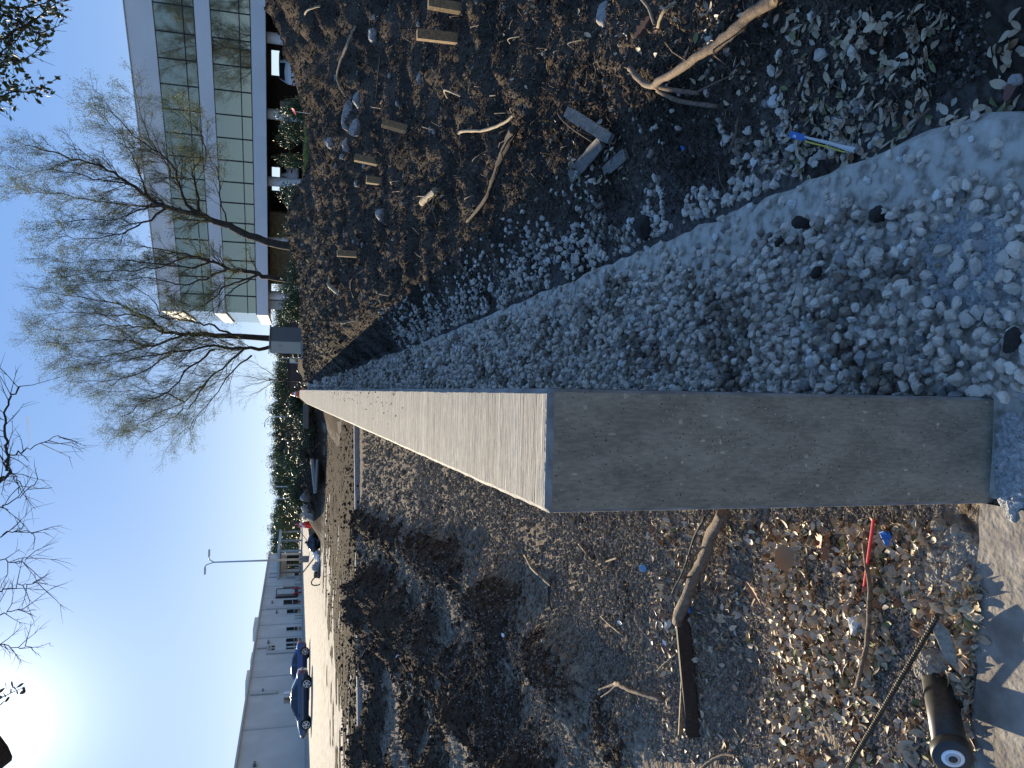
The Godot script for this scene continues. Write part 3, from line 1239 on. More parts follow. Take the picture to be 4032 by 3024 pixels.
func boulder(label: String, X0: float, X1: float, Y0: float, Y1: float, seedn: int, m: Material, called := "rubble_stone", cat := "stone", group := "", lift := 0.3) -> void:
	var p := on_ground(X1 - (X1 - X0) * 0.12, (Y0 + Y1) * 0.5)
	if p.x > wall_right(-p.z) and p.x < edge_x(-p.z) + 0.03 and called == "soil_clod":
		p = gp(X1 - (X1 - X0) * 0.3, (Y0 + Y1) * 0.5, floor_y(-p.z) + 0.03)
	else:
		p.y = ground_y(p.x, p.z)
	var k := mpp(p)
	var w := (Y1 - Y0) * 0.5 * k
	var h := (X1 - X0) * 0.5 * k
	var o := obj(called, rock(seedn, Vector3(1.05, 1.0, 1.0), 10, 2, 0.2), m, null, Transform3D(Basis(Vector3.UP, rng.randf_range(-0.4, 0.4)) * Basis.from_scale(Vector3(w, h, minf(w, h) * 1.1)), p + Vector3(0, h * lift, 0)))
	tag(o, label, cat, group)

func build_debris() -> void:
	# stakes on the right bank
	upright_stake("tallest tan stake with a split top near the forked root", 1806, 154, 1648, 0.089, 0.038, -0.1, 0.02)
	upright_stake("tan stake standing just beside the tallest stake, away from the wall", 1822, 36, 1690, 0.089, 0.038, 0.1, -0.03)
	upright_stake("tan stake leaning over below the cluster of pale rubble stones", 1612, 512, 1514, 0.089, 0.038, 0.3, -0.22)
	upright_stake("upright tan stake in line with a shorter one, cut square", 1490, 640, 1396, 0.089, 0.038, 0.1, -0.12)
	upright_stake("shortest square cut stake poking from the soil", 1512, 716, 1454, 0.089, 0.038, 0.0, -0.05)
	upright_stake("dark faced narrow stake standing by the cut bank near the trees", 1408, 1002, 1314, 0.089, 0.03, 0.1, 0.0)
	upright_stake("small pale board end standing on the soil ridge below the leaning trunk", 1262, 1022, 1234, 0.1, 0.02, 0.5, 0.5)
	# weathered boards
	lying_board("weathered_board", "weathered grey board lying across another at the shadow's edge", Vector2(2282, 446), Vector2(2432, 552), 0.062, 0.022, M.old_wood, -0.3, 0.07)
	lying_board("weathered_board", "weathered pointed board half under the crossed board on shaded soil", Vector2(2398, 562), Vector2(2266, 702), 0.07, 0.022, M.old_wood, -0.4, 0.03)
	lying_board("weathered_board", "short dull board lying in shade beside the crossed boards", Vector2(2470, 606), Vector2(2402, 680), 0.06, 0.02, M.old_wood, -0.3, 0.02)
	lying_board("dark_plank", "long dark plank on edge beside the leaf filled hollow", Vector2(2694, 2392), Vector2(2752, 2900), 0.024, 0.06, M.dark_wood, 0.2, 0.02, "plank")
	lying_board("wood_sliver", "thin split wood sliver lying along the bright side of the dark plank", Vector2(2735, 2640), Vector2(2728, 2890), 0.012, 0.02, M.lumber, 0.2, 0.05, "wood sliver")
	# rubble
	var rb := [["largest pale rubble block, top of the stone cluster", 1300, 1384, 380, 540], ["pale rubble block leaning on the side of the largest block", 1365, 1424, 350, 446], ["squarish rubble block below the largest block", 1378, 1436, 470, 552],
		["tan rubble lump at the lower end of the stone cluster", 1342, 1377, 540, 600], ["grey rubble lump just above the cluster by the grass", 1272, 1326, 542, 588], ["lone pale rubble chunk beside the long dry stick", 1440, 1486, 104, 170],
		["small rubble stone uphill of the dry stick", 1307, 1337, 282, 322], ["rounded rubble stone near the leaning stake, half buried", 1628, 1666, 282, 336], ["pale rubble stone on bare soil between stakes and cut bank", 1456, 1514, 816, 872],
		["small rubble stone by the edge of the grass", 1324, 1357, 606, 634], ["rubble stone in front of the row of short stakes", 1380, 1413, 706, 738], ["white and grey mottled rock beside the reddish leaf", 2316, 2393, 2, 136], ["slim pale stone standing in the lit soil", 1992, 2016, 12, 68]]
	for i in rb.size():
		boulder(rb[i][0], rb[i][1], rb[i][2], rb[i][3], rb[i][4], 300 + i, M.rubble)
	for i in 26:
		var X := rng.randf_range(1270, 1750)
		var Y := rng.randf_range(60, 1250)
		var s := rng.randf_range(7, 17)
		boulder("small pale rubble bit scattered on the dark excavated soil", X - s * 0.6, X + s * 0.6, Y - s, Y + s, 320 + i % 5, M.rubble, "rubble_bit", "stone", "rubble bits on the soil")
	# roots and sticks on the right
	stick("forked_root", "thick pale forked root arching over the shaded leaves", "root", [[3135, -6], [3049, 63], [2943, 169], [2838, 240], [2690, 321], [2614, 346], [2517, 274]], [24, 13], M.root, 0.03, 0.05, "", [[[[2614, 346], [2711, 363], [2795, 372]], [12, 9]], [[[2630, 360], [2711, 401], [2868, 424]], [12, 9]], [[[2790, 366], [2860, 330], [2930, 300]], [5, 2]]])
	stick("dark_branch", "dark fallen branch pointing down into the cut bank", "branch", [[2078, 510], [2037, 590], [1989, 698], [1953, 784], [1873, 877]], [18, 5], M.dark_root, 0.06)
	stick("cut_root", "curved root with a pale cut end looping over the soil", "root", [[1816, 546], [1822, 527], [1852, 519], [1936, 515], [2012, 485], [2054, 443], [2058, 409]], [8, 4], M.pale_root, 0.0, 0.04)
	stick("arched_root", "small pale root arching out of the soil above the cut root", "root", [[1767, 384], [1790, 359], [1827, 371], [1862, 398]], [4, 4], M.pale_root, 0.0, 0.09)
	stick("looped_root", "dark thin root hooked above the crossed boards", "root", [[2232, 396], [2240, 450], [2291, 506], [2352, 563]], [4, 3], M.dark_root, 0.01, 0.05)
	stick("thin_root", "very thin straight root running beside the hooked root", "root", [[2228, 205], [2217, 316], [2216, 443]], [2.4, 2], M.root, 0.0, 0.02)
	stick("thin_root", "thin pale straight root next to the mottled rock", "root", [[2364, 196], [2358, 270], [2345, 334]], [3, 2.5], M.pale_root, 0.0, 0.02)
	stick("dry_stick", "long pale dry stick leading to the rubble stones", "stick", [[1425, 106], [1405, 174], [1376, 253], [1362, 318], [1382, 380]], [6, 4], M.pale_root, 0.06, 0.05)
	stick("dark_stick", "straight dark stick lying between stakes and rubble", "stick", [[1514, 214], [1503, 325], [1489, 448]], [4, 3], M.dark_root, 0.03)
	stick("bowed_root", "pale bowed root high on the big soil mound", "root", [[1277, 24], [1250, 47], [1212, 70]], [4, 3], M.pale_root, 0.03, 0.1)
	stick("broken_root", "short bright broken root stub with torn bark on the ridge", "root", [[1322, 1098], [1343, 1127], [1360, 1160]], [9, 8], M.pale_root, 0.05, 0.1)
	stick("root_hoop", "white root hoop standing at the cut bank's rim", "root", [[1368, 1262], [1388, 1276], [1414, 1258]], [3, 3], M.pale_root, 0.0, 0.15)
	stick("dark_stick", "dark bent stick below the broken root stub", "stick", [[1412, 1170], [1430, 1111], [1462, 1052]], [4, 3], M.dark_root, 0.05, 0.1)
	stick("hanging_root", "thin root hanging down the shaded bank toward the gravel", "root", [[2071, 805], [2134, 881], [2143, 932], [2187, 972]], [2.5, 2], M.root, 0.02)
	stick("root_stub", "stubby pale root poking from the shaded bank", "root", [[1822, 1029], [1856, 1080], [1874, 1134]], [6, 5], M.root, 0.02)
	stick("log_stub", "short sawn log stub lying in the sun above the bank", "log", [[1694, 800], [1720, 778], [1748, 752]], [14, 13], M.pale_root, 0.05)
	stick("forked_twig", "bright forked twig beside the reddish lobed leaf", "twig", [[2704, 10], [2677, 59], [2628, 112]], [8, 7], M.pale_root, 0.03, 0.03, "", [[[[2555, -4], [2589, 38], [2612, 100]], [6, 6]]])
	stick("grey_stick", "short grey stick lying on the spilled gravel", "stick", [[2940, 462], [2926, 540], [2900, 605]], [6, 5], M.root, 0.02)
	stick("leaf_stick", "dark knobbly stick among shaded dry leaves", "stick", [[3248, 188], [3217, 295], [3190, 374]], [6, 5], M.dark_root, 0.03)
	stick("footing_stick", "pale stick touching the ragged edge of the footing", "stick", [[3702, 432], [3660, 470], [3618, 505]], [6, 4], M.root, 0.02)
	for i in 46:
		var X := rng.randf_range(1350, 2350)
		var Y := rng.randf_range(40, 1500 - (X - 1250) * 0.92)
		var a := rng.randf() * TAU
		var l := rng.randf_range(18, 60)
		var mm: Material = [M.root, M.dark_root, M.pale_root][rng.randi() % 3]
		stick("soil_root", "thin loose root sticking out of the dark excavated soil", "root", [[X, Y], [X + cos(a) * l * 0.5 + rng.randf_range(-9, 9), Y + sin(a) * l * 0.5], [X + cos(a) * l, Y + sin(a) * l]], [rng.randf_range(1.6, 3.2), 1.2], mm, 0.01, rng.randf_range(0.0, 0.1), "roots in the bank")
	# left of the wall
	stick("thick_branch", "thick bark covered branch lying from the wall into the leaf hollow", "branch", [[2925, 2010], [2853, 2164], [2809, 2271], [2733, 2441]], [22, 24], M.root, 0.06)
	stick("thin_branch", "thin reddish branch resting against the thick branch", "branch", [[2880, 2035], [2835, 2110], [2790, 2235], [2740, 2330]], [5, 3], M.dark_wood, 0.1)
	stick("split_root", "split forked root with a ragged end on bare dirt", "root", [[2474, 2688], [2510, 2690], [2560, 2712], [2664, 2750]], [9, 10], M.root, 0.05, 0.03, "", [[[[2474, 2688], [2440, 2700], [2406, 2712]], [7, 4]], [[[2480, 2690], [2450, 2718], [2414, 2740]], [6, 3]]])
	stick("straw_stick", "tan straight stick beside the rusty wire loop", "stick", [[2085, 2185], [2140, 2245], [2200, 2312]], [5, 5], M.pale_root, 0.02, 0.03)
	stick("straw_stick", "short tan stick lying on pebbles near the wall", "stick", [[2295, 2142], [2320, 2172], [2345, 2206]], [4, 3], M.pale_root, 0.01)
	stick("straw_stick", "short tan stick lying beside the blue cap", "stick", [[2374, 2223], [2410, 2208], [2446, 2196]], [4, 4], M.pale_root, 0.01)
	stick("straw_stick", "tan stick on pebbles by the white scraps", "stick", [[2381, 2426], [2420, 2462], [2462, 2495]], [3, 3], M.pale_root, 0.01)
	stick("straw_stick", "pale stick lying beyond the dark plank", "stick", [[2615, 2640], [2650, 2605], [2690, 2572]], [4, 3], M.pale_root, 0.02)
	stick("curved_stick", "curved grey brown stick running through the leaf litter", "stick", [[3440, 2140], [3485, 2322], [3470, 2537], [3412, 2702]], [9, 9], M.root, 0.02, 0.02)
	stick("bent_twig", "bent twig poking up from the dirt beyond the hollow", "twig", [[2810, 3024], [2850, 2990], [2900, 2968], [2945, 2972]], [9, 4], M.root, 0.04)
	# rebar with its ribs
	var a := gp(3690, 2428, 0.10)
	var b := gp(3300, 3090, 0.07)
	var t := thing("rebar", "ribbed steel rebar slanting out of the leaf litter beside the pipe", "rebar", a)
	var st := mb()
	var dr := (b - a)
	tube(st, [Vector3.ZERO, dr * 0.5, dr], [0.0062, 0.0062, 0.0062], 8)
	obj("bar", done(st), M.rust, t)
	st = mb()
	var nrib := int(dr.length() / 0.009)
	for i in nrib:
		var c := dr * ((i + 0.5) / nrib)
		var q := dr.normalized()
		tube(st, [c - q * 0.0016, c, c + q * 0.0016], [0.0058, 0.0078, 0.0058], 8, false)
	obj("ribs", done(st), M.rust, t)
	# black pipe stub
	a = gp(3752, 2985, 0.14)
	b = gp(3690, 2680, 0.0)
	t = thing("pipe_stub", "scuffed black pipe stub with a white ringed end lying on leaves", "pipe", a)
	var dir := (a - b).normalized()
	var len := (a - b).length()
	var bs := Basis(Quaternion(Vector3.UP, dir))
	var lathe := func(prof: Array, m: Material, nm: String) -> void:
		var s2 := mb()
		s2.set_smooth_group(0)
		var pts := []
		var rs := []
		for q in prof:
			pts.append(bs * Vector3(0, q[0], 0))
			rs.append(q[1])
		tube(s2, pts, rs, 28, true)
		obj(nm, done(s2), m, t)
	lathe.call([[-len, 0.03], [-len + 0.004, 0.036], [-0.03, 0.038]], M.pipe, "barrel")
	lathe.call([[-0.032, 0.04], [-0.028, 0.0445], [-0.004, 0.0445], [0.0, 0.042], [0.0005, 0.03]], M.black, "flange")
	lathe.call([[0.0, 0.0245], [0.003, 0.024], [0.0035, 0.019]], M.white_paint, "ring")
	lathe.call([[0.003, 0.017], [0.0045, 0.016], [0.0048, 0.013]], M.steel, "inner_ring")
	lathe.call([[0.004, 0.0105], [0.0058, 0.009], [0.006, 0.002]], M.black, "bore")
	# red plastic rod
	a = gp(3440, 2046, 0.07)
	b = gp(3400, 2330, 0.025)
	st = mb()
	tube(st, [a, a.lerp(b, 0.5), b], [0.0045, 0.0045, 0.004], 8)
	tag(obj("plastic_rod", done(st), M.red_plastic), "shiny red plastic rod stuck in the leaves against the wall", "rod")
	# long flat stone chip
	var p := on_ground(3740, 2530)
	var e1 := gp(3705, 2420, 0.05)
	var e2 := gp(3770, 2610, 0.03)
	var xd := (e2 - e1).normalized()
	tag(obj("stone_chip", rock(361, Vector3(1, 1, 1), 10, 2, 0.1), M.crumb, null, Transform3D(Basis(xd, Vector3.UP, xd.cross(Vector3.UP)).orthonormalized() * Basis.from_scale(Vector3(0.068, 0.02, 0.024)), (e1 + e2) * 0.5 + Vector3(0, 0.015, 0))), "long pointed stone chip at the upper end of the rebar", "stone")
	# blue bits
	var blue := [["blue plastic tag lying among dry leaves by the red rod", 3522, 2124, Vector3(0.042, 0.006, 0.03), 0.4], ["bright blue plastic scrap by the end of the thick branch", 2727, 2394, Vector3(0.035, 0.02, 0.02), 0.5], ["tiny blue scrap on the spilled gravel in shade", 2722, 588, Vector3(0.018, 0.006, 0.014), 0.2]]
	for q in blue:
		p = on_ground(q[1], q[2])
		p.y = ground_y(p.x, p.z) + 0.02
		st = mb()
		box(st, Vector3.ZERO, q[3], Basis(Vector3(1, 0, 0), 0.4), 0.002)
		box(st, Vector3(q[3].x * 0.5, q[3].y * 0.8, 0), Vector3(q[3].x * 0.35, q[3].y * 0.8, q[3].z * 0.7), Basis(Vector3(0, 0, 1), 0.7), 0.001)
		tag(obj("plastic_scrap", done(st), M.blue_plastic, null, Transform3D(Basis(Vector3.UP, q[4]) * Basis(Vector3(0, 0, 1), 0.3), p)), q[0], "scrap")
	p = on_ground(2548, 2236)
	t = thing("bottle_cap", "round light blue bottle cap on the pebbly dirt", "bottle cap", p + Vector3(0, 0.02, 0))
	t.rotation = Vector3(1.0, 0.3, 0.2)
	var cy := CylinderMesh.new()
	cy.top_radius = 0.018; cy.bottom_radius = 0.02; cy.height = 0.016; cy.radial_segments = 18
	var lb := mat(lin(0.12, 0.3, 0.5), 0.4)
	obj("skirt", cy, lb, t)
	var c2 := CylinderMesh.new()
	c2.top_radius = 0.014; c2.bottom_radius = 0.0175; c2.height = 0.003; c2.radial_segments = 18
	obj("lid", c2, lb, t, Transform3D(Basis.IDENTITY, Vector3(0, 0.0096, 0)))
	# rusty wire loop
	var c0 := on_ground(2180, 2336)
	st = mb()
	var lp := []
	var lr := []
	for i in 17:
		var an := TAU * i / 18.0
		lp.append(Vector3(cos(an) * 0.1, 0.012 + 0.045 * maxf(0.0, sin(an)), sin(an) * 0.08))
		lr.append(0.0045)
	tube(st, lp, lr, 6)
	tag(obj("wire_loop", done(st), M.dark_wood, null, Transform3D(Basis.IDENTITY, Vector3(c0.x, ground_y(c0.x, c0.z), c0.z))), "rusty wire loop lying on the pebbly dirt", "wire")
	# plastic wrapper with printed blue end
	a = on_ground(3150, 534)
	b = on_ground(3425, 604)
	t = thing("plastic_wrapper", "crumpled wrapper strip with blue printed end and yellow edge", "wrapper", a + Vector3(0, 0.02, 0))
	var ax := (b - a)
	ax.y = 0.0
	t.rotation.y = atan2(-ax.z, ax.x)
	var L := ax.length()
	var strip := func(x0: float, x1: float, w0: float, w1: float, y0: float, m: Material, nm: String, zoff := 0.0) -> void:
		var s3 := mb()
		s3.set_smooth_group(0)
		var prev := []
		for i in 9:
			var f := i / 8.0
			var x := lerpf(x0, x1, f)
			var w := lerpf(w0, w1, f)
			var yy := y0 + 0.006 * sin(f * 9.0 + w0 * 99.0)
			var cur := [Vector3(x, yy, -w + zoff), Vector3(x, yy + 0.006, zoff), Vector3(x, yy - 0.001, w + zoff)]
			if i > 0:
				quad(s3, prev[0], cur[0], cur[1], prev[1])
				quad(s3, prev[1], cur[1], cur[2], prev[2])
			prev = cur
		m.cull_mode = BaseMaterial3D.CULL_DISABLED
		obj(nm, done(s3), m, t)
	strip.call(0.0, L * 0.25, 0.012, 0.009, 0.012, M.blue_plastic, "printed_end")
	strip.call(L * 0.24, L, 0.004, 0.008, 0.012, M.clear_plastic, "clear_strip", -0.004)
	strip.call(L * 0.28, L * 0.9, 0.003, 0.002, 0.016, M.yellow_plastic, "yellow_edge", 0.008)
	var tm := TextMesh.new()
	tm.text = "0%"
	tm.font_size = 16
	tm.pixel_size = 0.0008
	tm.depth = 0.001
	obj("print", tm, M.white_paint, t, Transform3D(Basis(Vector3(1, 0, 0), -PI / 2), Vector3(L * 0.12, 0.027, 0.0)))
	# big leaves
	var big := [["large crumpled brown leaf on the litter beside the wall's end", 3136, 2195, 0.11, 0.045, 1.3, 0, lin(0.25, 0.15, 0.07)], ["orange lobed oak leaf in the dark hollow", 2996, 2334, 0.1, 0.018, 0.5, 3, lin(0.32, 0.11, 0.03)], ["reddish brown lobed leaf lying beside the forked twig", 2556, 108, 0.13, 0.03, 0.5, 3, lin(0.42, 0.14, 0.04)], ["red brown lobed oak leaf near the red rod", 3262, 2130, 0.1, 0.02, 0.9, 3, lin(0.28, 0.10, 0.04)], ["brown curled leaf under the forked twig in the soil", 2720, 215, 0.08, 0.025, 0.9, 2, lin(0.3, 0.13, 0.05)], ["dark red leaf beside the rounded end of the footing", 4012, 372, 0.06, 0.02, 0.3, 0, lin(0.14, 0.05, 0.04)]]
	for q in big:
		p = on_ground(q[1], q[2])
		var lm := mat(q[7], 0.6)
		lm.cull_mode = BaseMaterial3D.CULL_DISABLED
		lm.backlight_enabled = true
		lm.backlight = Color(0.2, 0.1, 0.03)
		tag(obj("large_leaf", leaf_mesh(q[3], q[4], q[5], 0.35, q[6]), lm, null, Transform3D(Basis(Vector3.UP, rng.randf() * TAU) * Basis(Vector3(1, 0, 0), 0.35), Vector3(p.x, ground_y(p.x, p.z) + 0.025, p.z))), q[0], "leaf")
	# crumpled clear plastic and white scraps
	p = on_ground(3400, 2462)
	tag(obj("plastic_film", rock(371, Vector3(1, 0.5, 0.8), 14, 2, 0.5), M.clear_plastic, null, Transform3D(Basis.from_scale(Vector3.ONE * 0.035), Vector3(p.x, ground_y(p.x, p.z) + 0.02, p.z))), "crumpled clear plastic film in the leaf litter", "plastic")
	for q in [[2520, 2540], [2456, 2450], [2634, 2530], [2640, 2460], [2000, 2500], [2600, 2410], [1580, 2580], [1632, 2650], [1640, 2680]]:
		p = on_ground(q[0], q[1])
		var s := 14.0 * mpp(p)
		tag(obj("paper_scrap", leaf_mesh(s * 2.2, s * 0.5, 1.0, 0.3), M.white_paint, null, Transform3D(rnd_basis(0.7), Vector3(p.x, ground_y(p.x, p.z) + 0.02, p.z))), "small white paper scrap on the dirt on the wall's lot side", "scrap", "white scraps on the dirt")
	# dark soil clods fallen on the gravel and footing
	var cl := [["black soil clod on the bare edge of the footing", 3120, 3192, 845, 915], ["small black soil clod on gravel next to the footing's bare strip", 3045, 3090, 935, 985], ["flat black clod on the pale footing near its end", 3420, 3494, 810, 880], ["big round dark clod at the edge of the cement crust", 3950, 4026, 1280, 1410], ["wide dark clod on the shaded gravel beyond the footing", 2490, 2570, 850, 950], ["dark clod wedged in the middle of the gravel", 3190, 3240, 1050, 1100]]
	var soil_m := tri(mat(lin(0.045, 0.038, 0.032), 0.97), 12.0, M.soil.albedo_texture, M.soil.normal_texture, 1.2)
	M.black_soil = soil_m
	for i in cl.size():
		boulder(cl[i][0], cl[i][1], cl[i][2], cl[i][3], cl[i][4], 380 + i, soil_m, "soil_clod", "clod", "", 0.5)
	for q in [["flat pale speckled stone beside the footing's end", 3955, 4030, 290, 355], ["orange brick bit on the shaded soil", 3848, 3884, 42, 70]]:
		boulder(q[0], q[1], q[2], q[3], q[4], 391, M.pale_concrete if q[1] > 3900 else M.tan_wall, "loose_stone", "stone")
	build_mortar()

func build_mortar() -> void:
	# crumbly mortar spill left of the wall's foot, and slurry crust in front of the footing
	for q in [["mortar_spill", "crumbly tan mortar spill at the foot of the wall's end beside the leaves", 3560, 3890, 2070, 2440, M.crumb, 0.022, 2000, 0.0075], ["mortar_lump", "small crumbly mortar heap between pipe and rebar", 3600, 3740, 2560, 2690, M.crumb, 0.02, 500, 0.007], ["cement_crust", "bluish grey lumpy cement crust on the end of the footing", 3620, 4060, 820, 1300, M.slurry, 0.02, 2600, 0.0075], ["cement_crust", "rough cement crumbs along the bottom of the wall's end", 3925, 4040, 1600, 2060, M.slurry, 0.012, 420, 0.009]]:
		var t := thing(q[0], q[1], "mortar")
		t.set_meta("kind", "stuff")
		var xf := []
		for i in q[8]:
			var u := rng.randf()
			var v := rng.randf()
			var r := Vector2(u - 0.5, v - 0.5).length() * 2.0
			var X: float = lerpf(q[2], q[3], u)
			var Y: float = lerpf(q[4], q[5], v)
			if r > 0.85 + 0.25 * n_fine.get_noise_2d(X * 0.02, Y * 0.02):
				continue
			var p := gp(X, Y, 0.01)
			var hump: float = q[7] * (1.0 - r * r) * (0.6 + 0.6 * n_fine.get_noise_2d(p.x, p.z))
			var base := 0.005 if p.x > -0.3 else maxf(ground_y(p.x, p.z), -0.01)
			var s: float = q[9] * rng.randf_range(0.5, 1.7)
			xf.append(Transform3D(rnd_basis() * Basis.from_scale(Vector3(s, s * 0.8, s)), Vector3(p.x, base + maxf(hump, 0.0), p.z)))
			if r < 0.8:
				xf.append(Transform3D(rnd_basis() * Basis.from_scale(Vector3(s * 1.8, s, s * 1.8)), Vector3(p.x, base + maxf(hump, 0.0) - s * 0.7, p.z)))
		multi("crumbs", rock(395, Vector3.ONE, 3, 1, 0.4), q[6], xf, [], t)
	# flat mortar flakes
	boulder("flat grey mortar flake at the corner of the wall's foot", 3640, 3720, 2040, 2110, 396, M.crumb, "mortar_flake", "stone", "", 0.1)
	boulder("thin upright mortar flake beside the flat flake", 3735, 3775, 2060, 2130, 397, M.crumb, "mortar_flake", "stone", "", 0.3)
	# pavement edge in the foreground
	var st := mb()
	var prev := []
	for i in 61:
		var x := -0.262 - i * 0.045
		var z := -1.585 + 0.012 * n_mid.get_noise_2d(x * 5.0, 77.0) + 0.006 * n_fine.get_noise_2d(x * 3.0, 7.0)
		var cur := [Vector3(x, -0.15, z - 0.01), Vector3(x, -0.004, z), Vector3(x, 0.012 + 0.003 * n_mid.get_noise_2d(x * 6.0, 3.0), z + 0.014), Vector3(x, 0.014, z + 0.3), Vector3(x, 0.014, 6.0)]
		if i > 0:
			for k in 4:
				quad(st, prev[k], prev[k + 1], cur[k + 1], cur[k])
		prev = cur
	var o := struct("pavement", done(st), M.pavement)
	o.set_meta("label", "worn concrete pavement slab edge")

# ------------------------------------------------------------------ trees
var leaf_spots := []
func sprout(st: SurfaceTool, bt: Array, p: Vector3, dir: Vector3, ln: float, r: float, lvl: int, kids: int, upw: float) -> void:
	var pts := [p]
	var rs := [r]
	var d := dir
	var n := 3 if lvl > 0 else 2
	for i in n:
		d = (d + Vector3(rng.randfn(), rng.randfn(), rng.randfn()) * 0.13 + Vector3(0, upw, 0)).normalized()
		pts.append(pts[-1] + d * ln / n)
		rs.append(lerpf(r, r * 0.35, float(i + 1) / n))
	tube(st, pts, rs, 4 if lvl > 1 else 3, false)
	if lvl == 0:
		for i in range(1, pts.size()):
			bt.append([pts[i], d])
		return
	for i in kids:
		var t := rng.randf_range(0.25, 1.0)
		var f := t * n
		var k := mini(int(f), n - 1)
		var q: Vector3 = pts[k].lerp(pts[k + 1], f - k)
		var sd := d.cross(Vector3(rng.randfn(), rng.randfn(), rng.randfn())).normalized()
		var nd := (d * rng.randf_range(0.75, 1.15) + sd * rng.randf_range(0.45, 0.9) + Vector3(0, upw, 0)).normalized()
		sprout(st, bt, q, nd, ln * rng.randf_range(0.42, 0.66), r * 0.5, lvl - 1, kids, upw)

func bare_tree(called: String, label: String, lines: Array, dep: float, spread: float, side_len: float, step: float, lvl: int, kids: int, budn: int, bud_size: float, ground := -99.0) -> Node3D:
	# lines: [[photo points], base radius m, tip radius m]; the limbs fan out in depth as well
	var base := dp(lines[0][0][0][0], lines[0][0][0][1], dep)
	if ground > -50.0:
		base.y = ground
	var t := thing(called, label, "tree", base)
	var tw := mb()
	var bt := []
	for li in lines.size():
		var l: Array = lines[li]
		var pts := []
		var dz := rng.randf_range(-1.0, 1.0) * spread
		if li == 0:
			dz *= 0.25
		var n: int = l[0].size()
		for i in n:
			var w := dp(l[0][i][0], l[0][i][1], dep + (dz * pow(float(i) / (n - 1), 1.3)))
			pts.append(w - base)
		if li == 0 and ground > -50.0:
			pts[0] = Vector3.ZERO
		if l.size() > 3:
			pts[0] = pts[0]
		pts = smooth_pts(pts, 4)
		var rs := []
		var m := pts.size()
		for i in m:
			pts[i] += Vector3(rng.randfn(), rng.randfn(), rng.randfn()) * 0.035 * spread / 3.0
			rs.append(lerpf(l[1] * 0.6, l[2] * 0.45, pow(float(i) / (m - 1), 0.7)))
		if li == 0:
			rs[0] *= 1.35
		var st := mb()
		st.set_smooth_group(0)
		tube(st, pts, rs, 8, false, 0.12)
		obj("trunk" if li == 0 else "limb", done(st), M.bark, t)
		var acc := 0.0
		for i in range(maxi(int(m * 0.22), 1), m):
			var a: Vector3 = pts[i - 1]
			var b: Vector3 = pts[i]
			acc += a.distance_to(b)
			while acc > step:
				acc -= step
				var dir := (b - a).normalized()
				var sd := dir.cross(Vector3(rng.randfn(), rng.randfn(), rng.randfn())).normalized()
				var f := float(i) / (m - 1)
				var nd := (dir * 0.9 + sd * rng.randf_range(0.6, 1.0) + Vector3(0, 0.25, 0)).normalized()
				sprout(tw, bt, b, nd, side_len * rng.randf_range(0.6, 1.15) * lerpf(1.0, 0.7, f), clampf(rs[i] * 0.4, 0.007, 0.024), lvl, kids, 0.06)
		sprout(tw, bt, pts[m - 1], (pts[m - 1] - pts[m - 2]).normalized(), side_len * 0.8, rs[m - 1], lvl, kids, 0.05)
	var o := obj("twigs", done(tw), M.twig, t)
	o.set_meta("kind", "stuff")
	if budn > 0:
		var bs := mb()
		for q in bt:
			for k in budn:
				if rng.randf() < 0.35:
					continue
				var c: Vector3 = q[0] + Vector3(rng.randfn(), rng.randfn(), rng.randfn()) * 0.05
				var u := Vector3(rng.randfn(), rng.randfn(), rng.randfn()).normalized() * bud_size
				var v := u.cross(Vector3(rng.randfn(), rng.randfn(), rng.randfn())).normalized() * bud_size * 0.6
				quad(bs, c - u, c + v, c + u, c - v)
		o = obj("leaf_buds", done(bs), M.bud, t)
		o.set_meta("kind", "stuff")
	return t

func z1(a: Array) -> Array:
	var o := []
	for q in a:
		o.append([q[0] * 0.6027, q[1] * 0.6027])
	return o

func z2(a: Array) -> Array:
	var o := []
	for q in a:
		o.append([q[0] * 0.6027, 1000.0 + q[1] * 0.6027])
	return o

func z3(a: Array) -> Array:
	var o := []
	for q in a:
		o.append([q[0] * 0.6027, 2024.0 + q[1] * 0.6027])
	return o

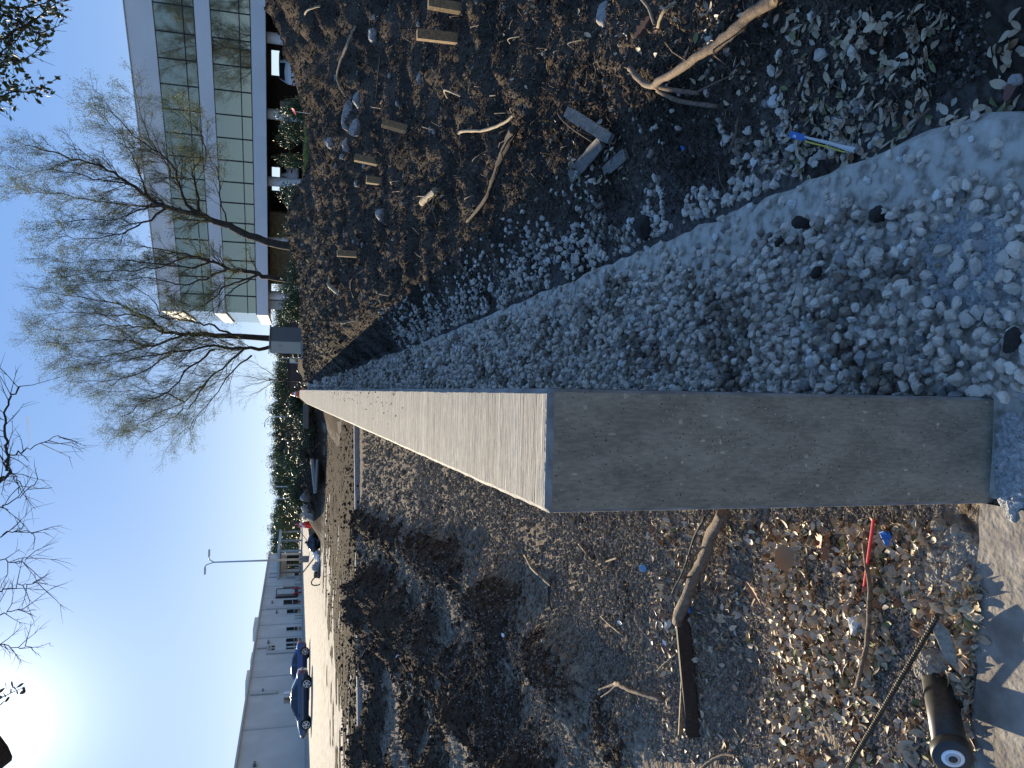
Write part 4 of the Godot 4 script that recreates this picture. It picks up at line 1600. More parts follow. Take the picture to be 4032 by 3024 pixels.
func build_trees() -> void:
	bare_tree("bare_elm", "leaning budding tree whose trunk rises behind the soil mound before the office building", [
		[z1([[1900, 1620], [1680, 1560], [1500, 1480], [1340, 1420], [1230, 1390], [1080, 1350], [960, 1280], [850, 1200], [700, 1110], [520, 1040], [300, 985], [190, 950]]), 0.36, 0.03],
		[z1([[1340, 1420], [1230, 1340], [1165, 1200], [1130, 1080], [1000, 980], [880, 880], [720, 720]]), 0.15, 0.03],
		[z1([[1300, 1400], [1290, 1250], [1270, 1100], [1350, 1010], [1300, 850], [1150, 720]]), 0.12, 0.02],
		[z1([[1080, 1350], [900, 1340], [700, 1320], [400, 1270], [150, 1260]]), 0.11, 0.02],
		[z1([[1080, 1370], [940, 1460], [800, 1520], [600, 1560], [400, 1540]]), 0.10, 0.02],
		[z1([[960, 1280], [900, 1100], [800, 900], [640, 720]]), 0.08, 0.02],
		[z1([[850, 1200], [600, 1160], [350, 1110], [180, 1140]]), 0.07, 0.02],
		[z1([[1180, 1230], [1060, 1050], [960, 860], [900, 640]]), 0.07, 0.02],
		[z1([[1500, 1480], [1440, 1300], [1430, 1150], [1360, 1000], [1240, 760]]), 0.07, 0.015],
		[z1([[1000, 1330], [760, 1430], [500, 1440], [370, 1480]]), 0.07, 0.015]], 40.0, 3.5, 1.5, 0.18, 2, 7, 2, 0.026, 1.35)
	bare_tree("bare_elm", "upright budding tree just beside the leaning tree's trunk", [
		[z2([[1900, 170], [1750, 150], [1640, 120], [1500, 100], [1400, 50], [1250, 10], [1100, -20], [900, -60]]), 0.26, 0.04],
		[z2([[1700, 140], [1560, 180], [1460, 220], [1400, 290], [1280, 360], [1100, 400], [950, 390]]), 0.11, 0.02],
		[z2([[1640, 150], [1500, 250], [1450, 310], [1360, 390]]), 0.07, 0.02],
		[z2([[1480, 100], [1300, 180], [1180, 200], [1000, 160], [700, 180], [480, 210]]), 0.10, 0.02],
		[z2([[1400, 50], [1200, 90], [1000, 60], [700, 40], [400, 60]]), 0.10, 0.02],
		[z2([[1250, 10], [1050, 80], [850, 110], [600, 120], [420, 150]]), 0.08, 0.02]], 42.0, 2.8, 1.4, 0.19, 2, 7, 2, 0.026, 1.38)
	bare_tree("bare_elm", "large fan shaped budding tree rising behind the grey cabinet", [
		[z2([[1880, 575], [1600, 545], [1350, 530], [1200, 525], [1080, 500], [940, 400], [700, 310], [380, 260]]), 0.34, 0.03],
		[z2([[1080, 505], [940, 480], [800, 470], [540, 480], [300, 500]]), 0.12, 0.02],
		[z2([[1200, 528], [1000, 600], [860, 575], [700, 560], [400, 600]]), 0.13, 0.02],
		[z2([[1860, 610], [1720, 615], [1600, 620], [1400, 605], [1130, 640], [900, 680], [520, 740]]), 0.24, 0.02],
		[z2([[1600, 620], [1480, 720], [1350, 830], [1200, 960], [1000, 1060], [850, 1160]]), 0.13, 0.02],
		[z2([[1400, 620], [1250, 730], [1090, 900], [900, 990], [790, 1090]]), 0.12, 0.02],
		[z2([[1560, 545], [1400, 470], [1280, 445], [1180, 430], [1050, 400], [1010, 310], [820, 180], [620, 170]]), 0.12, 0.02],
		[z2([[1640, 660], [1500, 780], [1420, 900], [1300, 1050], [1180, 1180]]), 0.09, 0.02],
		[z2([[1130, 640], [950, 760], [760, 820], [600, 830]]), 0.09, 0.02],
		[z2([[1000, 600], [800, 650], [600, 680], [430, 660]]), 0.08, 0.02],
		[z2([[940, 400], [700, 400], [480, 380], [300, 400]]), 0.08, 0.02],
		[z2([[1200, 960], [1050, 900], [900, 900], [700, 900]]), 0.07, 0.02],
		[z2([[1350, 830], [1250, 980], [1150, 1060], [1000, 1150], [900, 1200]]), 0.07, 0.02]], 46.0, 4.0, 1.65, 0.19, 2, 7, 2, 0.026, 1.4)
	bare_tree("bare_sapling", "small bare tree beyond the cabinet in front of the brick building", [
		[z2([[1960, 835], [1830, 825], [1720, 820], [1620, 800], [1530, 800]]), 0.10, 0.02],
		[z2([[1830, 825], [1740, 760], [1640, 700], [1560, 690]]), 0.05, 0.015],
		[z2([[1800, 825], [1720, 880], [1640, 920], [1580, 930]]), 0.05, 0.015],
		[z2([[1780, 822], [1660, 850], [1560, 880]]), 0.04, 0.015]], 62.0, 1.5, 1.4, 0.3, 2, 4, 0, 0.02, 0.9)
	# limbs of two trees that stand outside the frame
	var t := thing("live_oak", "live oak reaching into the sky with small glossy leaves over the bank", "tree", Vector3(4.6, 0.2, -5.2))
	var org := t.position
	var st := mb()
	st.set_smooth_group(0)
	var trunk := smooth_pts([Vector3.ZERO, Vector3(0.05, 1.0, 0), Vector3(-0.1, 2.0, 0.05), Vector3(-0.2, 3.0, 0.0), Vector3(0.1, 4.6, 0.1)], 4)
	var rr := []
	for i in trunk.size():
		rr.append(lerpf(0.2, 0.07, float(i) / trunk.size()))
	tube(st, trunk, rr, 10, true, 0.12)
	obj("trunk", done(st), M.bark, t)
	var twl := mb()
	var spots := []
	var oak := [[[[-420, -500], [-160, -60], [0, 20], [90, 30], [181, 12]], 0.012], [[[-200, -150], [-20, 139], [60, 118], [120, 90], [185, 40], [225, 10]], 0.008], [[[-300, 100], [-60, 260], [10, 200], [60, 165], [90, 120]], 0.006], [[[-300, 200], [-60, 420], [0, 386], [48, 362], [120, 362], [178, 335]], 0.006], [[[-300, 200], [-40, 330], [0, 250], [40, 240], [90, 235], [160, 190]], 0.004], [[[-60, 120], [10, 60], [110, 110], [150, 130], [225, 105]], 0.005]]
	for l in oak:
		var pts := []
		for i in l[0].size():
			pts.append(dp(l[0][i][0], l[0][i][1], 5.1 + 0.12 * i) - org)
		pts.insert(0, Vector3(-0.2, 3.2, 0.02))
		pts = smooth_pts(pts, 5)
		rr = []
		for i in pts.size():
			rr.append(lerpf(l[1] * 2.2, 0.0022, pow(float(i) / pts.size(), 0.6)))
		st = mb()
		tube(st, pts, rr, 6, true, 0.1)
		obj("limb", done(st), M.bark, t)
		for i in range(8, pts.size()):
			for k in 3:
				var d0: Vector3 = Vector3(rng.randfn(), rng.randfn(), rng.randfn()).normalized()
				var ln := rng.randf_range(0.05, 0.14)
				tube(twl, [pts[i], pts[i] + d0 * ln * 0.5, pts[i] + d0 * ln + Vector3(0, -0.01, 0)], [0.002, 0.0016, 0.001], 3, false)
				for m in 4:
					spots.append(pts[i] + d0 * ln * rng.randf_range(0.3, 1.05))
	obj("twigs", done(twl), M.twig, t).set_meta("kind", "stuff")
	var lm := leaf_mesh(0.042, 0.0095, 0.5, 0.25)
	var xfs := []
	var cols := []
	for p in spots:
		if rng.randf() < 0.45:
			continue
		xfs.append(Transform3D(rnd_basis(1.3) * Basis.from_scale(Vector3.ONE * rng.randf_range(0.7, 1.15)), p))
		cols.append(Color(0.07, 0.085, 0.03) * rng.randf_range(0.7, 1.6))
	multi("leaves", lm, M.green_leaf, xfs, cols, t).set_meta("kind", "stuff")
	# bare tree on the left, its limbs cross the top of the sky
	t = thing("bare_tree", "bare twiggy tree whose crooked limbs hang into the open sky", "tree", Vector3(-3.6, 0.0, -5.0))
	org = t.position
	st = mb()
	st.set_smooth_group(0)
	trunk = smooth_pts([Vector3.ZERO, Vector3(0.0, 1.2, 0), Vector3(0.1, 2.4, -0.1), Vector3(0.3, 3.6, 0.1), Vector3(0.5, 5.0, 0.2)], 4)
	rr = []
	for i in trunk.size():
		rr.append(lerpf(0.17, 0.06, float(i) / trunk.size()))
	tube(st, trunk, rr, 10, true, 0.12)
	obj("trunk", done(st), M.bark, t)
	twl = mb()
	var bl := [[[[-130, 3080], [-190, 2700], [-160, 2300], [-60, 1960], [0, 1892], [30, 1866], [26, 1760], [22, 1663], [30, 1579], [80, 1528]], 0.022, 0.005],
		[[[34, 1862], [30, 1802], [70, 1785], [120, 1765], [205, 1726], [243, 1722]], 0.008, 0.002],
		[[[-20, 1910], [45, 1870], [70, 1895], [80, 1940]], 0.005, 0.002],
		[[[-60, 2010], [20, 1990], [90, 1940], [156, 1886]], 0.006, 0.002],
		[[[-100, 2150], [0, 2110], [70, 2090], [145, 2110]], 0.006, 0.002],
		[[[-120, 2260], [0, 2205], [60, 2215], [110, 2200]], 0.006, 0.002],
		[[[-140, 2350], [-20, 2330], [60, 2310], [120, 2300], [186, 2294]], 0.007, 0.002],
		[[[-160, 2480], [-10, 2420], [60, 2412], [145, 2402]], 0.006, 0.002],
		[[[-160, 2580], [0, 2540], [60, 2550], [125, 2555]], 0.005, 0.002]]
	for l in bl:
		var pts := []
		for i in l[0].size():
			pts.append(dp(l[0][i][0], l[0][i][1], 6.0) - org)
		if l == bl[0]:
			pts.insert(0, Vector3(0.15, 2.9, 0.0))
		pts = smooth_pts(pts, 5)
		rr = []
		for i in pts.size():
			pts[i] += Vector3(rng.randfn(), rng.randfn(), rng.randfn()) * 0.008
			rr.append(lerpf(l[1], l[2], pow(float(i) / pts.size(), 0.6)))
		st = mb()
		tube(st, pts, rr, 6, true, 0.2)
		obj("limb", done(st), M.bark, t)
		for i in range(3, pts.size()):
			if rng.randf() < 0.55:
				var d0: Vector3 = (pts[i] - pts[i - 1]).normalized()
				var sd := d0.cross(Vector3(rng.randfn(), rng.randfn(), rng.randfn())).normalized()
				var bt := []
				sprout(twl, bt, pts[i], (d0 + sd).normalized(), rng.randf_range(0.08, 0.28), 0.0035, 1, 3, 0.0)
	obj("twigs", done(twl), M.twig, t).set_meta("kind", "stuff")
	xfs = []
	cols = []
	for q in [[0, 2745], [20, 2735], [45, 2720], [60, 2708], [80, 2700], [95, 2712], [70, 2725], [30, 2755], [10, 2770], [90, 2725], [50, 2695], [25, 2700], [6, 2720]]:
		xfs.append(Transform3D(rnd_basis(1.2), dp(q[0], q[1], 5.6) - org))
		cols.append(Color(0.09, 0.08, 0.05))
	multi("last_leaves", leaf_mesh(0.05, 0.012, 0.8, 0.3), M.green_leaf, xfs, cols, t).set_meta("kind", "stuff")
	st = mb()
	tube(st, [dp(-160, 2790, 5.6) - org, dp(-20, 2760, 5.6) - org, dp(40, 2730, 5.6) - org, dp(95, 2705, 5.6) - org], [0.006, 0.004, 0.003, 0.0015], 5)
	obj("limb", done(st), M.bark, t)
	st = mb()
	tube(st, smooth_pts([Vector3(0.2, 3.1, 0), dp(-60, 3060, 5.4) - org, dp(10, 2990, 5.4) - org, dp(-80, 2860, 5.4) - org], 4), [0.07, 0.07, 0.065, 0.065, 0.06, 0.06, 0.06, 0.055, 0.055, 0.05, 0.05, 0.05, 0.05], 8, true, 0.3)
	obj("limb", done(st), M.bark, t)

func shrub_mesh(seedn: int, n: int, leaf: float, dense := 0.45) -> ArrayMesh:
	var r := RandomNumberGenerator.new()
	r.seed = seedn
	var clumps := []
	for i in 16:
		clumps.append([Vector3(r.randf_range(-0.75, 0.75), r.randf_range(0.15, 0.95), r.randf_range(-0.75, 0.75)), r.randf_range(0.2, 0.42)])
	var st := SurfaceTool.new()
	st.begin(Mesh.PRIMITIVE_TRIANGLES)
	st.set_smooth_group(-1)
	for i in n:
		var c: Array = clumps[r.randi() % 16]
		var v := Vector3(r.randfn(), r.randfn(), r.randfn()).normalized()
		var p: Vector3 = c[0] + v * c[1] * (0.55 + 0.5 * r.randf())
		if r.randf() < 0.06:
			p += v * 0.12
		p.y = maxf(p.y, 0.02)
		var u := Vector3(r.randfn(), r.randfn(), r.randfn()).normalized() * leaf
		var w := u.cross(v).normalized() * leaf * 0.45
		var k := r.randf_range(0.6, 1.5)
		st.set_color(Color(0.045 * k, 0.07 * k, 0.022 * k))
		quad(st, p - u, p + w, p + u, p - w)
	return done(st)

func shrub(label: String, p: Vector3, w: float, h: float, kind: int, tint: Material, called := "shrub", cat := "shrub", group := "") -> void:
	var t := thing(called, label, cat, p, rng.randf() * TAU, group)
	obj("foliage", M.shrubs[kind], tint, t, Transform3D(Basis.from_scale(Vector3(w, h, w)), Vector3.ZERO))
	var st := mb()
	for i in 5:
		var a := TAU * i / 5.0 + rng.randf()
		tube(st, [Vector3(0, -0.1, 0), Vector3(cos(a) * 0.15 * w, h * 0.35, sin(a) * 0.15 * w), Vector3(cos(a) * 0.45 * w, h * 0.75, sin(a) * 0.45 * w)], [0.03, 0.02, 0.008], 5, false)
	obj("stem", done(st), M.twig, t)

func tinted(r: float, g: float, b: float) -> StandardMaterial3D:
	var m: StandardMaterial3D = M.green_leaf.duplicate()
	m.albedo_color = lin(r, g, b)
	return m

func build_shrubs() -> void:
	M.shrubs = [shrub_mesh(1, 2600, 0.05), shrub_mesh(2, 2600, 0.045), shrub_mesh(3, 1500, 0.06)]
	var grn := tinted(1, 1, 1)
	var gold := tinted(1.0, 0.85, 0.6)
	var brown := tinted(1.0, 0.55, 0.45)
	var dusk := tinted(0.7, 0.65, 0.6)
	var list := [["tall grey green shrub standing at the end of the wall", 1196, 1600, 1085, 44.0, 1.6, 0, dusk], ["brownish shrub behind the grey green one at the wall's end", 1180, 1690, 1100, 47.0, 1.4, 1, brown], ["low bright green shrub in front of the brownish shrub", 1206, 1650, 1148, 43.0, 1.0, 1, grn],
		["glossy green shrub in the middle of the planting strip", 1200, 1730, 1140, 44.0, 1.2, 0, grn], ["small glossy shrub spilling over the brush pile", 1212, 1790, 1152, 44.0, 1.0, 1, grn], ["tallest glossy green shrub next to the light grey rubble pile", 1225, 1890, 1072, 46.0, 1.5, 0, grn], ["round green shrub leaning on the tallest shrub", 1226, 1940, 1108, 45.0, 1.1, 1, grn], ["pale flecked shrub at the end of the planting strip by the cones", 1225, 1985, 1128, 45.0, 1.0, 2, gold], ["reddish low shrub behind the pale flecked shrub", 1190, 1975, 1118, 50.0, 1.0, 2, brown], ["reddish brown shrub behind the middle of the planting strip", 1160, 1790, 1102, 52.0, 2.2, 2, brown]]
	for q in list:
		var p := dp(q[1], q[2], q[4])
		var top := dp(q[3], q[2], q[4])
		p.y = minf(p.y, height(p.x, p.z)) if p.y > height(p.x, p.z) else height(p.x, p.z)
		shrub(q[0], p, q[5], (top.y - p.y) * 0.72, q[6], q[7], "shrub", "shrub", "shrubs of the planting strip")
	# shrubs along the office building
	var off := [["bushy evergreen between the grass and the big soil mound's top", 1200, 440, 1065, 36.0, 0.9], ["bushy evergreen beside the first one along the grass", 1200, 530, 1065, 37.0, 0.9], ["slim feathery evergreen in front of the white car", 1200, 640, 1060, 38.0, 0.5], ["evergreen beside the white column at the end of the grass", 1170, 770, 1072, 40.0, 0.9], ["small evergreen peeking over the soil mound", 1140, 900, 1076, 44.0, 0.7], ["broad dark evergreen under the upright tree", 1180, 1100, 1085, 34.0, 1.1], ["loose evergreen with white flecks next to the broad one", 1190, 1180, 1062, 35.0, 0.8], ["tall evergreen between the upright tree and the cabinet", 1195, 1225, 1080, 37.0, 0.9]]
	for q in off:
		var p := dp(q[1], q[2], q[4])
		var top := dp(q[3], q[2], q[4])
		p.y = height(p.x, p.z)
		shrub(q[0], p, q[5] * 0.85, (top.y - p.y) * 0.74, rng.randi() % 2, grn, "evergreen_shrub", "shrub", "evergreens before the office building")

func far_wood() -> void:
	var t := stuff("distant_woods", "hazy line of bare and green woods along the horizon", "woods")
	var xfs := []
	var cols := []
	for i in 260:
		var a := rng.randf_range(-0.2, 0.10)
		var d := rng.randf_range(230.0, 330.0)
		var h := rng.randf_range(4.0, 8.0)
		var p := Vector3(sin(a) * d, 0, -cos(a) * d)
		xfs.append(Transform3D(Basis(Vector3.UP, rng.randf() * TAU) * Basis.from_scale(Vector3(h * 0.55, h, h * 0.55)), p))
		var k := rng.randf_range(0.5, 1.4)
		cols.append(Color(1.4 * k, 1.05 * k, 0.95 * k) if rng.randf() < 0.7 else Color(0.9 * k, 0.9 * k, 0.8 * k))
	var m: Material = M.green_leaf.duplicate()
	multi("tree_crowns", shrub_mesh(9, 2600, 0.04), m, xfs, cols, t)
	var big := [["dark conifer like tree behind the warehouse annex", 1190, 2110, 1072, 190.0, 5.0, 0, tinted(0.6, 0.75, 0.7)], ["bare greyish tree beside the dark conifer", 1190, 2040, 1062, 170.0, 4.5, 2, tinted(1.5, 1.2, 1.0)], ["thin bare tree top showing over the warehouse roof's end", 1180, 2215, 1045, 230.0, 5.5, 2, tinted(1.2, 1.0, 0.9)]]
	for q in big:
		var p := dp(q[1], q[2], q[4])
		var top := dp(q[3], q[2], q[4])
		p.y = 0.0
		shrub(q[0], p, q[5], top.y * 0.72, q[6], q[7], "far_tree", "tree")

# ------------------------------------------------------------------ buildings
func part_box(called: String, parent: Node3D, c: Vector3, s: Vector3, b: Basis, m: Material, bev := 0.0) -> MeshInstance3D:
	return obj(called, boxmesh(s, bev), m, parent, Transform3D(b, c - parent.position))

func build_office() -> void:
	var cn := Vector3(5.3, 0, -70.0)
	var tv := Vector3(18.6, 0, 17.0).normalized()
	var nv := Vector3(-tv.z, 0, tv.x)
	var B := Basis(tv, Vector3.UP, nv)
	var L := 44.0
	var y0 := 4.02
	var hs := [[0.0, 0.92], [0.92, 3.36], [3.36, 4.30], [4.30, 6.72], [6.72, 8.34]]   # band, glass, band, glass, parapet
	var t := thing("office_building", "three storey white office building with ribbon windows raised on columns", "building", cn + Vector3(0, 1.15, 0))
	var at := func(s: float, y: float, o: float) -> Vector3: return cn + tv * s + Vector3(0, y, 0) + nv * o
	part_box("core", t, at.call(L * 0.5 + 0.2, y0 + 4.1, -4.3), Vector3(L - 0.4, 8.0, 8.0), B, M.frame)
	for k in [0, 2, 4]:
		part_box("spandrel" if k < 4 else "parapet", t, at.call(L * 0.5, y0 + (hs[k][0] + hs[k][1]) * 0.5, -0.2), Vector3(L, hs[k][1] - hs[k][0], 0.4), B, M.white_panel, 0.02)
	part_box("roof_cap", t, at.call(L * 0.5, y0 + 8.37, -0.2), Vector3(L + 0.1, 0.06, 0.5), B, M.tilt_trim)
	var pw := 1.72
	for k in [1, 3]:
		var a: float = hs[k][0]
		var h: float = hs[k][1] - a
		var lo := h * 0.29
		var m1 := boxmesh(Vector3(pw - 0.07, h - lo - 0.06, 0.03))
		var m2 := boxmesh(Vector3(pw - 0.07, lo - 0.06, 0.03))
		var mm := boxmesh(Vector3(0.06, h, 0.1))
		for i in int(L / pw):
			var s := (i + 0.5) * pw + 0.05
			var p: Vector3 = at.call(s, y0 + a + lo + (h - lo) * 0.5, -0.16)
			var tl := Basis(Vector3.UP, rng.randf_range(-0.004, 0.004)) * B
			obj("window_pane", m1, M.coated_glass, t, Transform3D(tl, p - t.position))
			p = at.call(s, y0 + a + lo * 0.5, -0.16)
			obj("lower_pane", m2, M.coated_glass, t, Transform3D(tl, p - t.position))
			p = at.call(s + pw * 0.5, y0 + a + h * 0.5, -0.14)
			obj("mullion", mm, M.frame, t, Transform3D(B, p - t.position))
		part_box("transom", t, at.call(L * 0.5, y0 + a + lo, -0.14), Vector3(L, 0.06, 0.09), B, M.frame)
		part_box("sill", t, at.call(L * 0.5, y0 + a + 0.03, -0.08), Vector3(L, 0.05, 0.18), B, M.frame)
	# end face, straight away from the wall's direction
	var ev := Vector3(-0.013, 0, -1.0).normalized()
	var en := Vector3(-1, 0, 0.013).normalized()
	var E := Basis(-ev, Vector3.UP, en)
	var eat := func(s: float, y: float, o: float) -> Vector3: return cn + ev * s + Vector3(0, y, 0) + en * o
	var EL := 10.0
	for k in [0, 2, 4]:
		part_box("end_band", t, eat.call(EL * 0.5 + 0.15, y0 + (hs[k][0] + hs[k][1]) * 0.5, -0.2), Vector3(EL - 0.4, hs[k][1] - hs[k][0] - 0.01, 0.38), E, M.white_panel, 0.02)
	for k in [1, 3]:
		var a: float = hs[k][0]
		var h: float = hs[k][1] - a
		for i in 5:
			obj("end_pane", boxmesh(Vector3(EL / 5.0 - 0.1, h - 0.06, 0.03)), M.coated_glass, t, Transform3D(E, eat.call((i + 0.5) * EL / 5.0 + 0.1, y0 + a + h * 0.5, -0.16) - t.position))
	part_box("end_core", t, eat.call(EL * 0.5 + 0.3, y0 + 4.1, -2.4), Vector3(EL - 0.8, 8.0, 4.0), E, M.frame)
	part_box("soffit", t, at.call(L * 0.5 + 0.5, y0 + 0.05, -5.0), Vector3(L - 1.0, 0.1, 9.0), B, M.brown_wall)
	# columns and the recessed ground floor
	var cy := CylinderMesh.new()
	cy.top_radius = 0.36; cy.bottom_radius = 0.36; cy.height = 2.95; cy.radial_segments = 24
	for s in [1.3, 6.6, 11.9, 17.2, 22.5, 27.8, 33.1]:
		var p: Vector3 = at.call(s, 2.55, -1.1)
		obj("column", cy, M.white_panel, t, Transform3D(Basis.IDENTITY, p - t.position))
	for s in [[3.2, 6.5], [12.0, 7.5], [21.5, 7.0], [32.0, 10.0]]:
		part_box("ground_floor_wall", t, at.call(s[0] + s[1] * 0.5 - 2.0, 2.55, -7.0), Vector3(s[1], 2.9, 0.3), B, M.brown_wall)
	part_box("tan_lobby_wall", t, at.call(4.4, 2.6, -3.4), Vector3(7.0, 2.8, 0.3), B, M.tan_wall)
	part_box("lobby_pier", t, at.call(0.4, 2.6, -1.6), Vector3(0.9, 2.9, 1.4), B, M.tilt_trim)
	for s in [9.0, 14.6]:
		part_box("shop_window", t, at.call(s, 2.3, -6.82), Vector3(2.2, 2.0, 0.05), B, M.dark_glass)
	var st := mb()
	box(st, Vector3.ZERO, Vector3(0.2, 0.16, 0.14), Basis.IDENTITY, 0.02)
	obj("parapet_light", done(st), M.white_paint, t, Transform3D(B, at.call(16.9, y0 + 7.5, 0.09) - t.position))
	# parked cars under it
	car("parked_suv", "white car parked under the office building behind the feathery evergreen", at.call(9.9, 1.49, -3.2), atan2(-tv.z, tv.x) + PI, M.white_paint, 1.16)
	car("parked_suv", "white van like car parked under the office building near the mound", at.call(20.2, 1.49, -3.4), atan2(-tv.z, tv.x) + PI * 0.5, M.white_paint, 1.25)
	# small white roof box showing behind the parapet
	var rb := thing("roof_unit", "small white ribbed unit on the office building's roof", "roof unit", at.call(11.6, y0 + 8.1, -3.0))
	part_box("casing", rb, rb.position + Vector3(0, 0.6, 0), Vector3(1.6, 1.2, 1.2), B, M.white_panel, 0.03)
	for i in 4:
		part_box("rib", rb, rb.position + nv * 0.62 + Vector3(0, 0.25 + i * 0.25, 0), Vector3(1.4, 0.06, 0.05), B, M.tilt_trim)

func build_warehouse() -> void:
	var X := -35.5
	var t := thing("warehouse", "long low grey concrete panel warehouse beyond the bright lot", "building", Vector3(X, 0.05, -110.0))
	var zs := [-52.0]
	for Y in [2862, 2660, 2509, 2458, 2398, 2307, 2235, 2178]:
		zs.append(px_x(1110, Y, X).z)
	var top := 6.12
	for i in zs.size() - 1:
		var a: float = zs[i]
		var b: float = zs[i + 1]
		part_box("wall_panel", t, Vector3(X - 0.2, top * 0.5, (a + b) * 0.5), Vector3(0.4, top + 0.2, absf(b - a) - 0.12), Basis.IDENTITY, M.tilt_panel, 0.02)
		if i > 0:
			part_box("pilaster", t, Vector3(X + 0.02, top * 0.5, a), Vector3(0.1, top + 0.1, 0.34), Basis.IDENTITY, M.tilt_trim, 0.01)
	var zc: float = (zs[0] + zs[-1]) * 0.5
	var ln: float = absf(zs[-1] - zs[0])
	part_box("backing", t, Vector3(X - 10.4, top * 0.5 - 0.1, zc), Vector3(20.0, top - 0.1, ln - 0.3), Basis.IDENTITY, M.tilt_panel)
	part_box("coping", t, Vector3(X - 0.1, top + 0.13, zc), Vector3(0.75, 0.22, ln + 0.2), Basis.IDENTITY, M.tilt_trim, 0.03)
	var put := func(nm: String, r: Array, th: float, m: Material, off: float) -> MeshInstance3D:
		var p := px_x(r[0] * 0.6027, 2024.0 + r[2] * 0.6027, X)
		var q := px_x(r[1] * 0.6027, 2024.0 + r[3] * 0.6027, X)
		var c := (p + q) * 0.5
		c.x = X + off
		return part_box(nm, t, c, Vector3(th, absf(p.y - q.y), absf(p.z - q.z)), Basis.IDENTITY, m, 0.0)
	for d in [[1870, 1966, 852, 892], [1870, 1966, 818, 834], [1872, 1966, 745, 760], [1875, 1962, 628, 648], [1853, 1962, 566, 590], [1745, 1792, 866, 898], [1855, 1966, 1206, 1228]]:
		put.call("opening_frame", [d[0] - 3, d[1], d[2] - 2.5, d[3] + 2.5], 0.1, M.tilt_trim, 0.03)
		put.call("door_pane" if d[1] > 1900 else "window_pane", d, 0.06, M.dark_glass, 0.07)
		put.call("transom", [d[0] + (d[1] - d[0]) * 0.52, d[0] + (d[1] - d[0]) * 0.55, d[2], d[3]], 0.06, M.tilt_trim, 0.10)
		if d[3] - d[2] > 28:
			put.call("mullion", [d[0], d[1], (d[2] + d[3]) * 0.5 - 1, (d[2] + d[3]) * 0.5 + 1], 0.06, M.tilt_trim, 0.108)
	put.call("dock_seal", [1805, 1940, 498, 546], 0.35, M.black, 0.15)
	put.call("dock_door", [1812, 1925, 508, 534], 0.06, M.tilt_trim, 0.36)
	put.call("dock_bumper", [1925, 1945, 500, 540], 0.5, M.rubber, 0.24)
	for d in [[1748, 1758, 836, 848], [1712, 1722, 1156, 1168], [1655, 1672, 1636, 1654], [1774, 1782, 576, 585], [1803, 1812, 640, 651], [1810, 1820, 264, 272]]:
		put.call("wall_light", d, 0.3, M.grey_box, 0.16)
	for d in [[1638, 1812, 1170, 1175], [1740, 1962, 902, 905], [1735, 1950, 613, 616], [1757, 1960, 406, 409], [1760, 1900, 384, 387], [1680, 1742, 876, 880]]:
		put.call("conduit", d, 0.14, M.tilt_trim, 0.11)
	put.call("sign_plate", [1856, 1894, 1166, 1178], 0.08, M.white_panel, 0.06)
	for d in [[1830, 1960, 380, 392], [1870, 1925, 405, 422], [1850, 1950, 478, 490]]:
		put.call("meter_cabinet", d, 0.5, M.steel, 0.26)
	# bollards and red pipes in front of it
	for d in [[1922, 664], [1924, 682], [1908, 332], [1906, 352], [1910, 374], [1912, 432], [1912, 458]]:
		var p := px_x(d[0] * 0.6027, 2024.0 + d[1] * 0.6027, X + 2.2)
		var bt := thing("bollard", "cream painted pipe bollard standing in front of the warehouse wall", "bollard", Vector3(p.x, 0.08, p.z), 0.0, "bollards along the warehouse")
		var st := mb()
		st.set_smooth_group(0)
		tube(st, [Vector3(0, -0.1, 0), Vector3(0, 1.05, 0), Vector3(0, 1.13, 0), Vector3(0, 1.16, 0)], [0.1, 0.1, 0.07, 0.01], 12)
		obj("post", done(st), M.tan_box, bt)
		st = mb()
		box(st, Vector3(0, 0.02, 0), Vector3(0.34, 0.06, 0.34), Basis.IDENTITY, 0.01)
		obj("base", done(st), M.concrete, bt)
	for d in [[1930, 486, 0.0, "upright red pipe guard beside the dock opening"], [1925, 512, 0.35, "slanted red pipe guard below the dock opening"]]:
		var p := px_x(d[0] * 0.6027, 2024.0 + d[1] * 0.6027, X + 1.2)
		var st := mb()
		tube(st, [Vector3(0, 0.0, 0), Vector3(0, 1.4, d[2] * 3.0), Vector3(0, 1.45, d[2] * 3.1)], [0.12, 0.12, 0.05], 10)
		tag(obj("pipe_guard", done(st), M.red_plastic, null, Transform3D(Basis.IDENTITY, Vector3(p.x, 0.1, p.z))), d[3], "guard post")
	for d in [["grey ribbed unit on the warehouse roof over the far doors", 1672, 715, 790, 1.1], ["low unit on the warehouse roof above the parked blue car", 1618, 1070, 1145, 0.9], ["flat unit on the warehouse roof between the other two", 1640, 950, 1010, 0.7]]:
		var p := px_x(d[1] * 0.6027, 2024.0 + d[2] * 0.6027, X - 3.0)
		var q := px_x(d[1] * 0.6027, 2024.0 + d[3] * 0.6027, X - 3.0)
		var u := thing("roof_unit", d[0], "roof unit", Vector3(X - 3.0, top - 0.1, (p.z + q.z) * 0.5))
		part_box("casing", u, u.position + Vector3(0, d[4] * 0.5, 0), Vector3(2.0, d[4] + 0.1, absf(p.z - q.z)), Basis.IDENTITY, M.tilt_panel, 0.04)
		for i in 4:
			part_box("louvre", u, u.position + Vector3(1.02, d[4] * (0.25 + 0.18 * i), 0), Vector3(0.05, 0.07, absf(p.z - q.z) * 0.9), Basis.IDENTITY, M.steel)
	# annex with canopy at its far end
	var a0 := px_x(1100, 2130, X + 3.0)
	var a1 := px_x(1100, 2215, X + 3.0)
	var an := thing("warehouse_annex", "low annex with flat canopy on posts at the warehouse's far end", "building", Vector3(X + 2.0, 0.05, (a0.z + a1.z) * 0.5))
	var al := absf(a0.z - a1.z)
	var ac := an.position
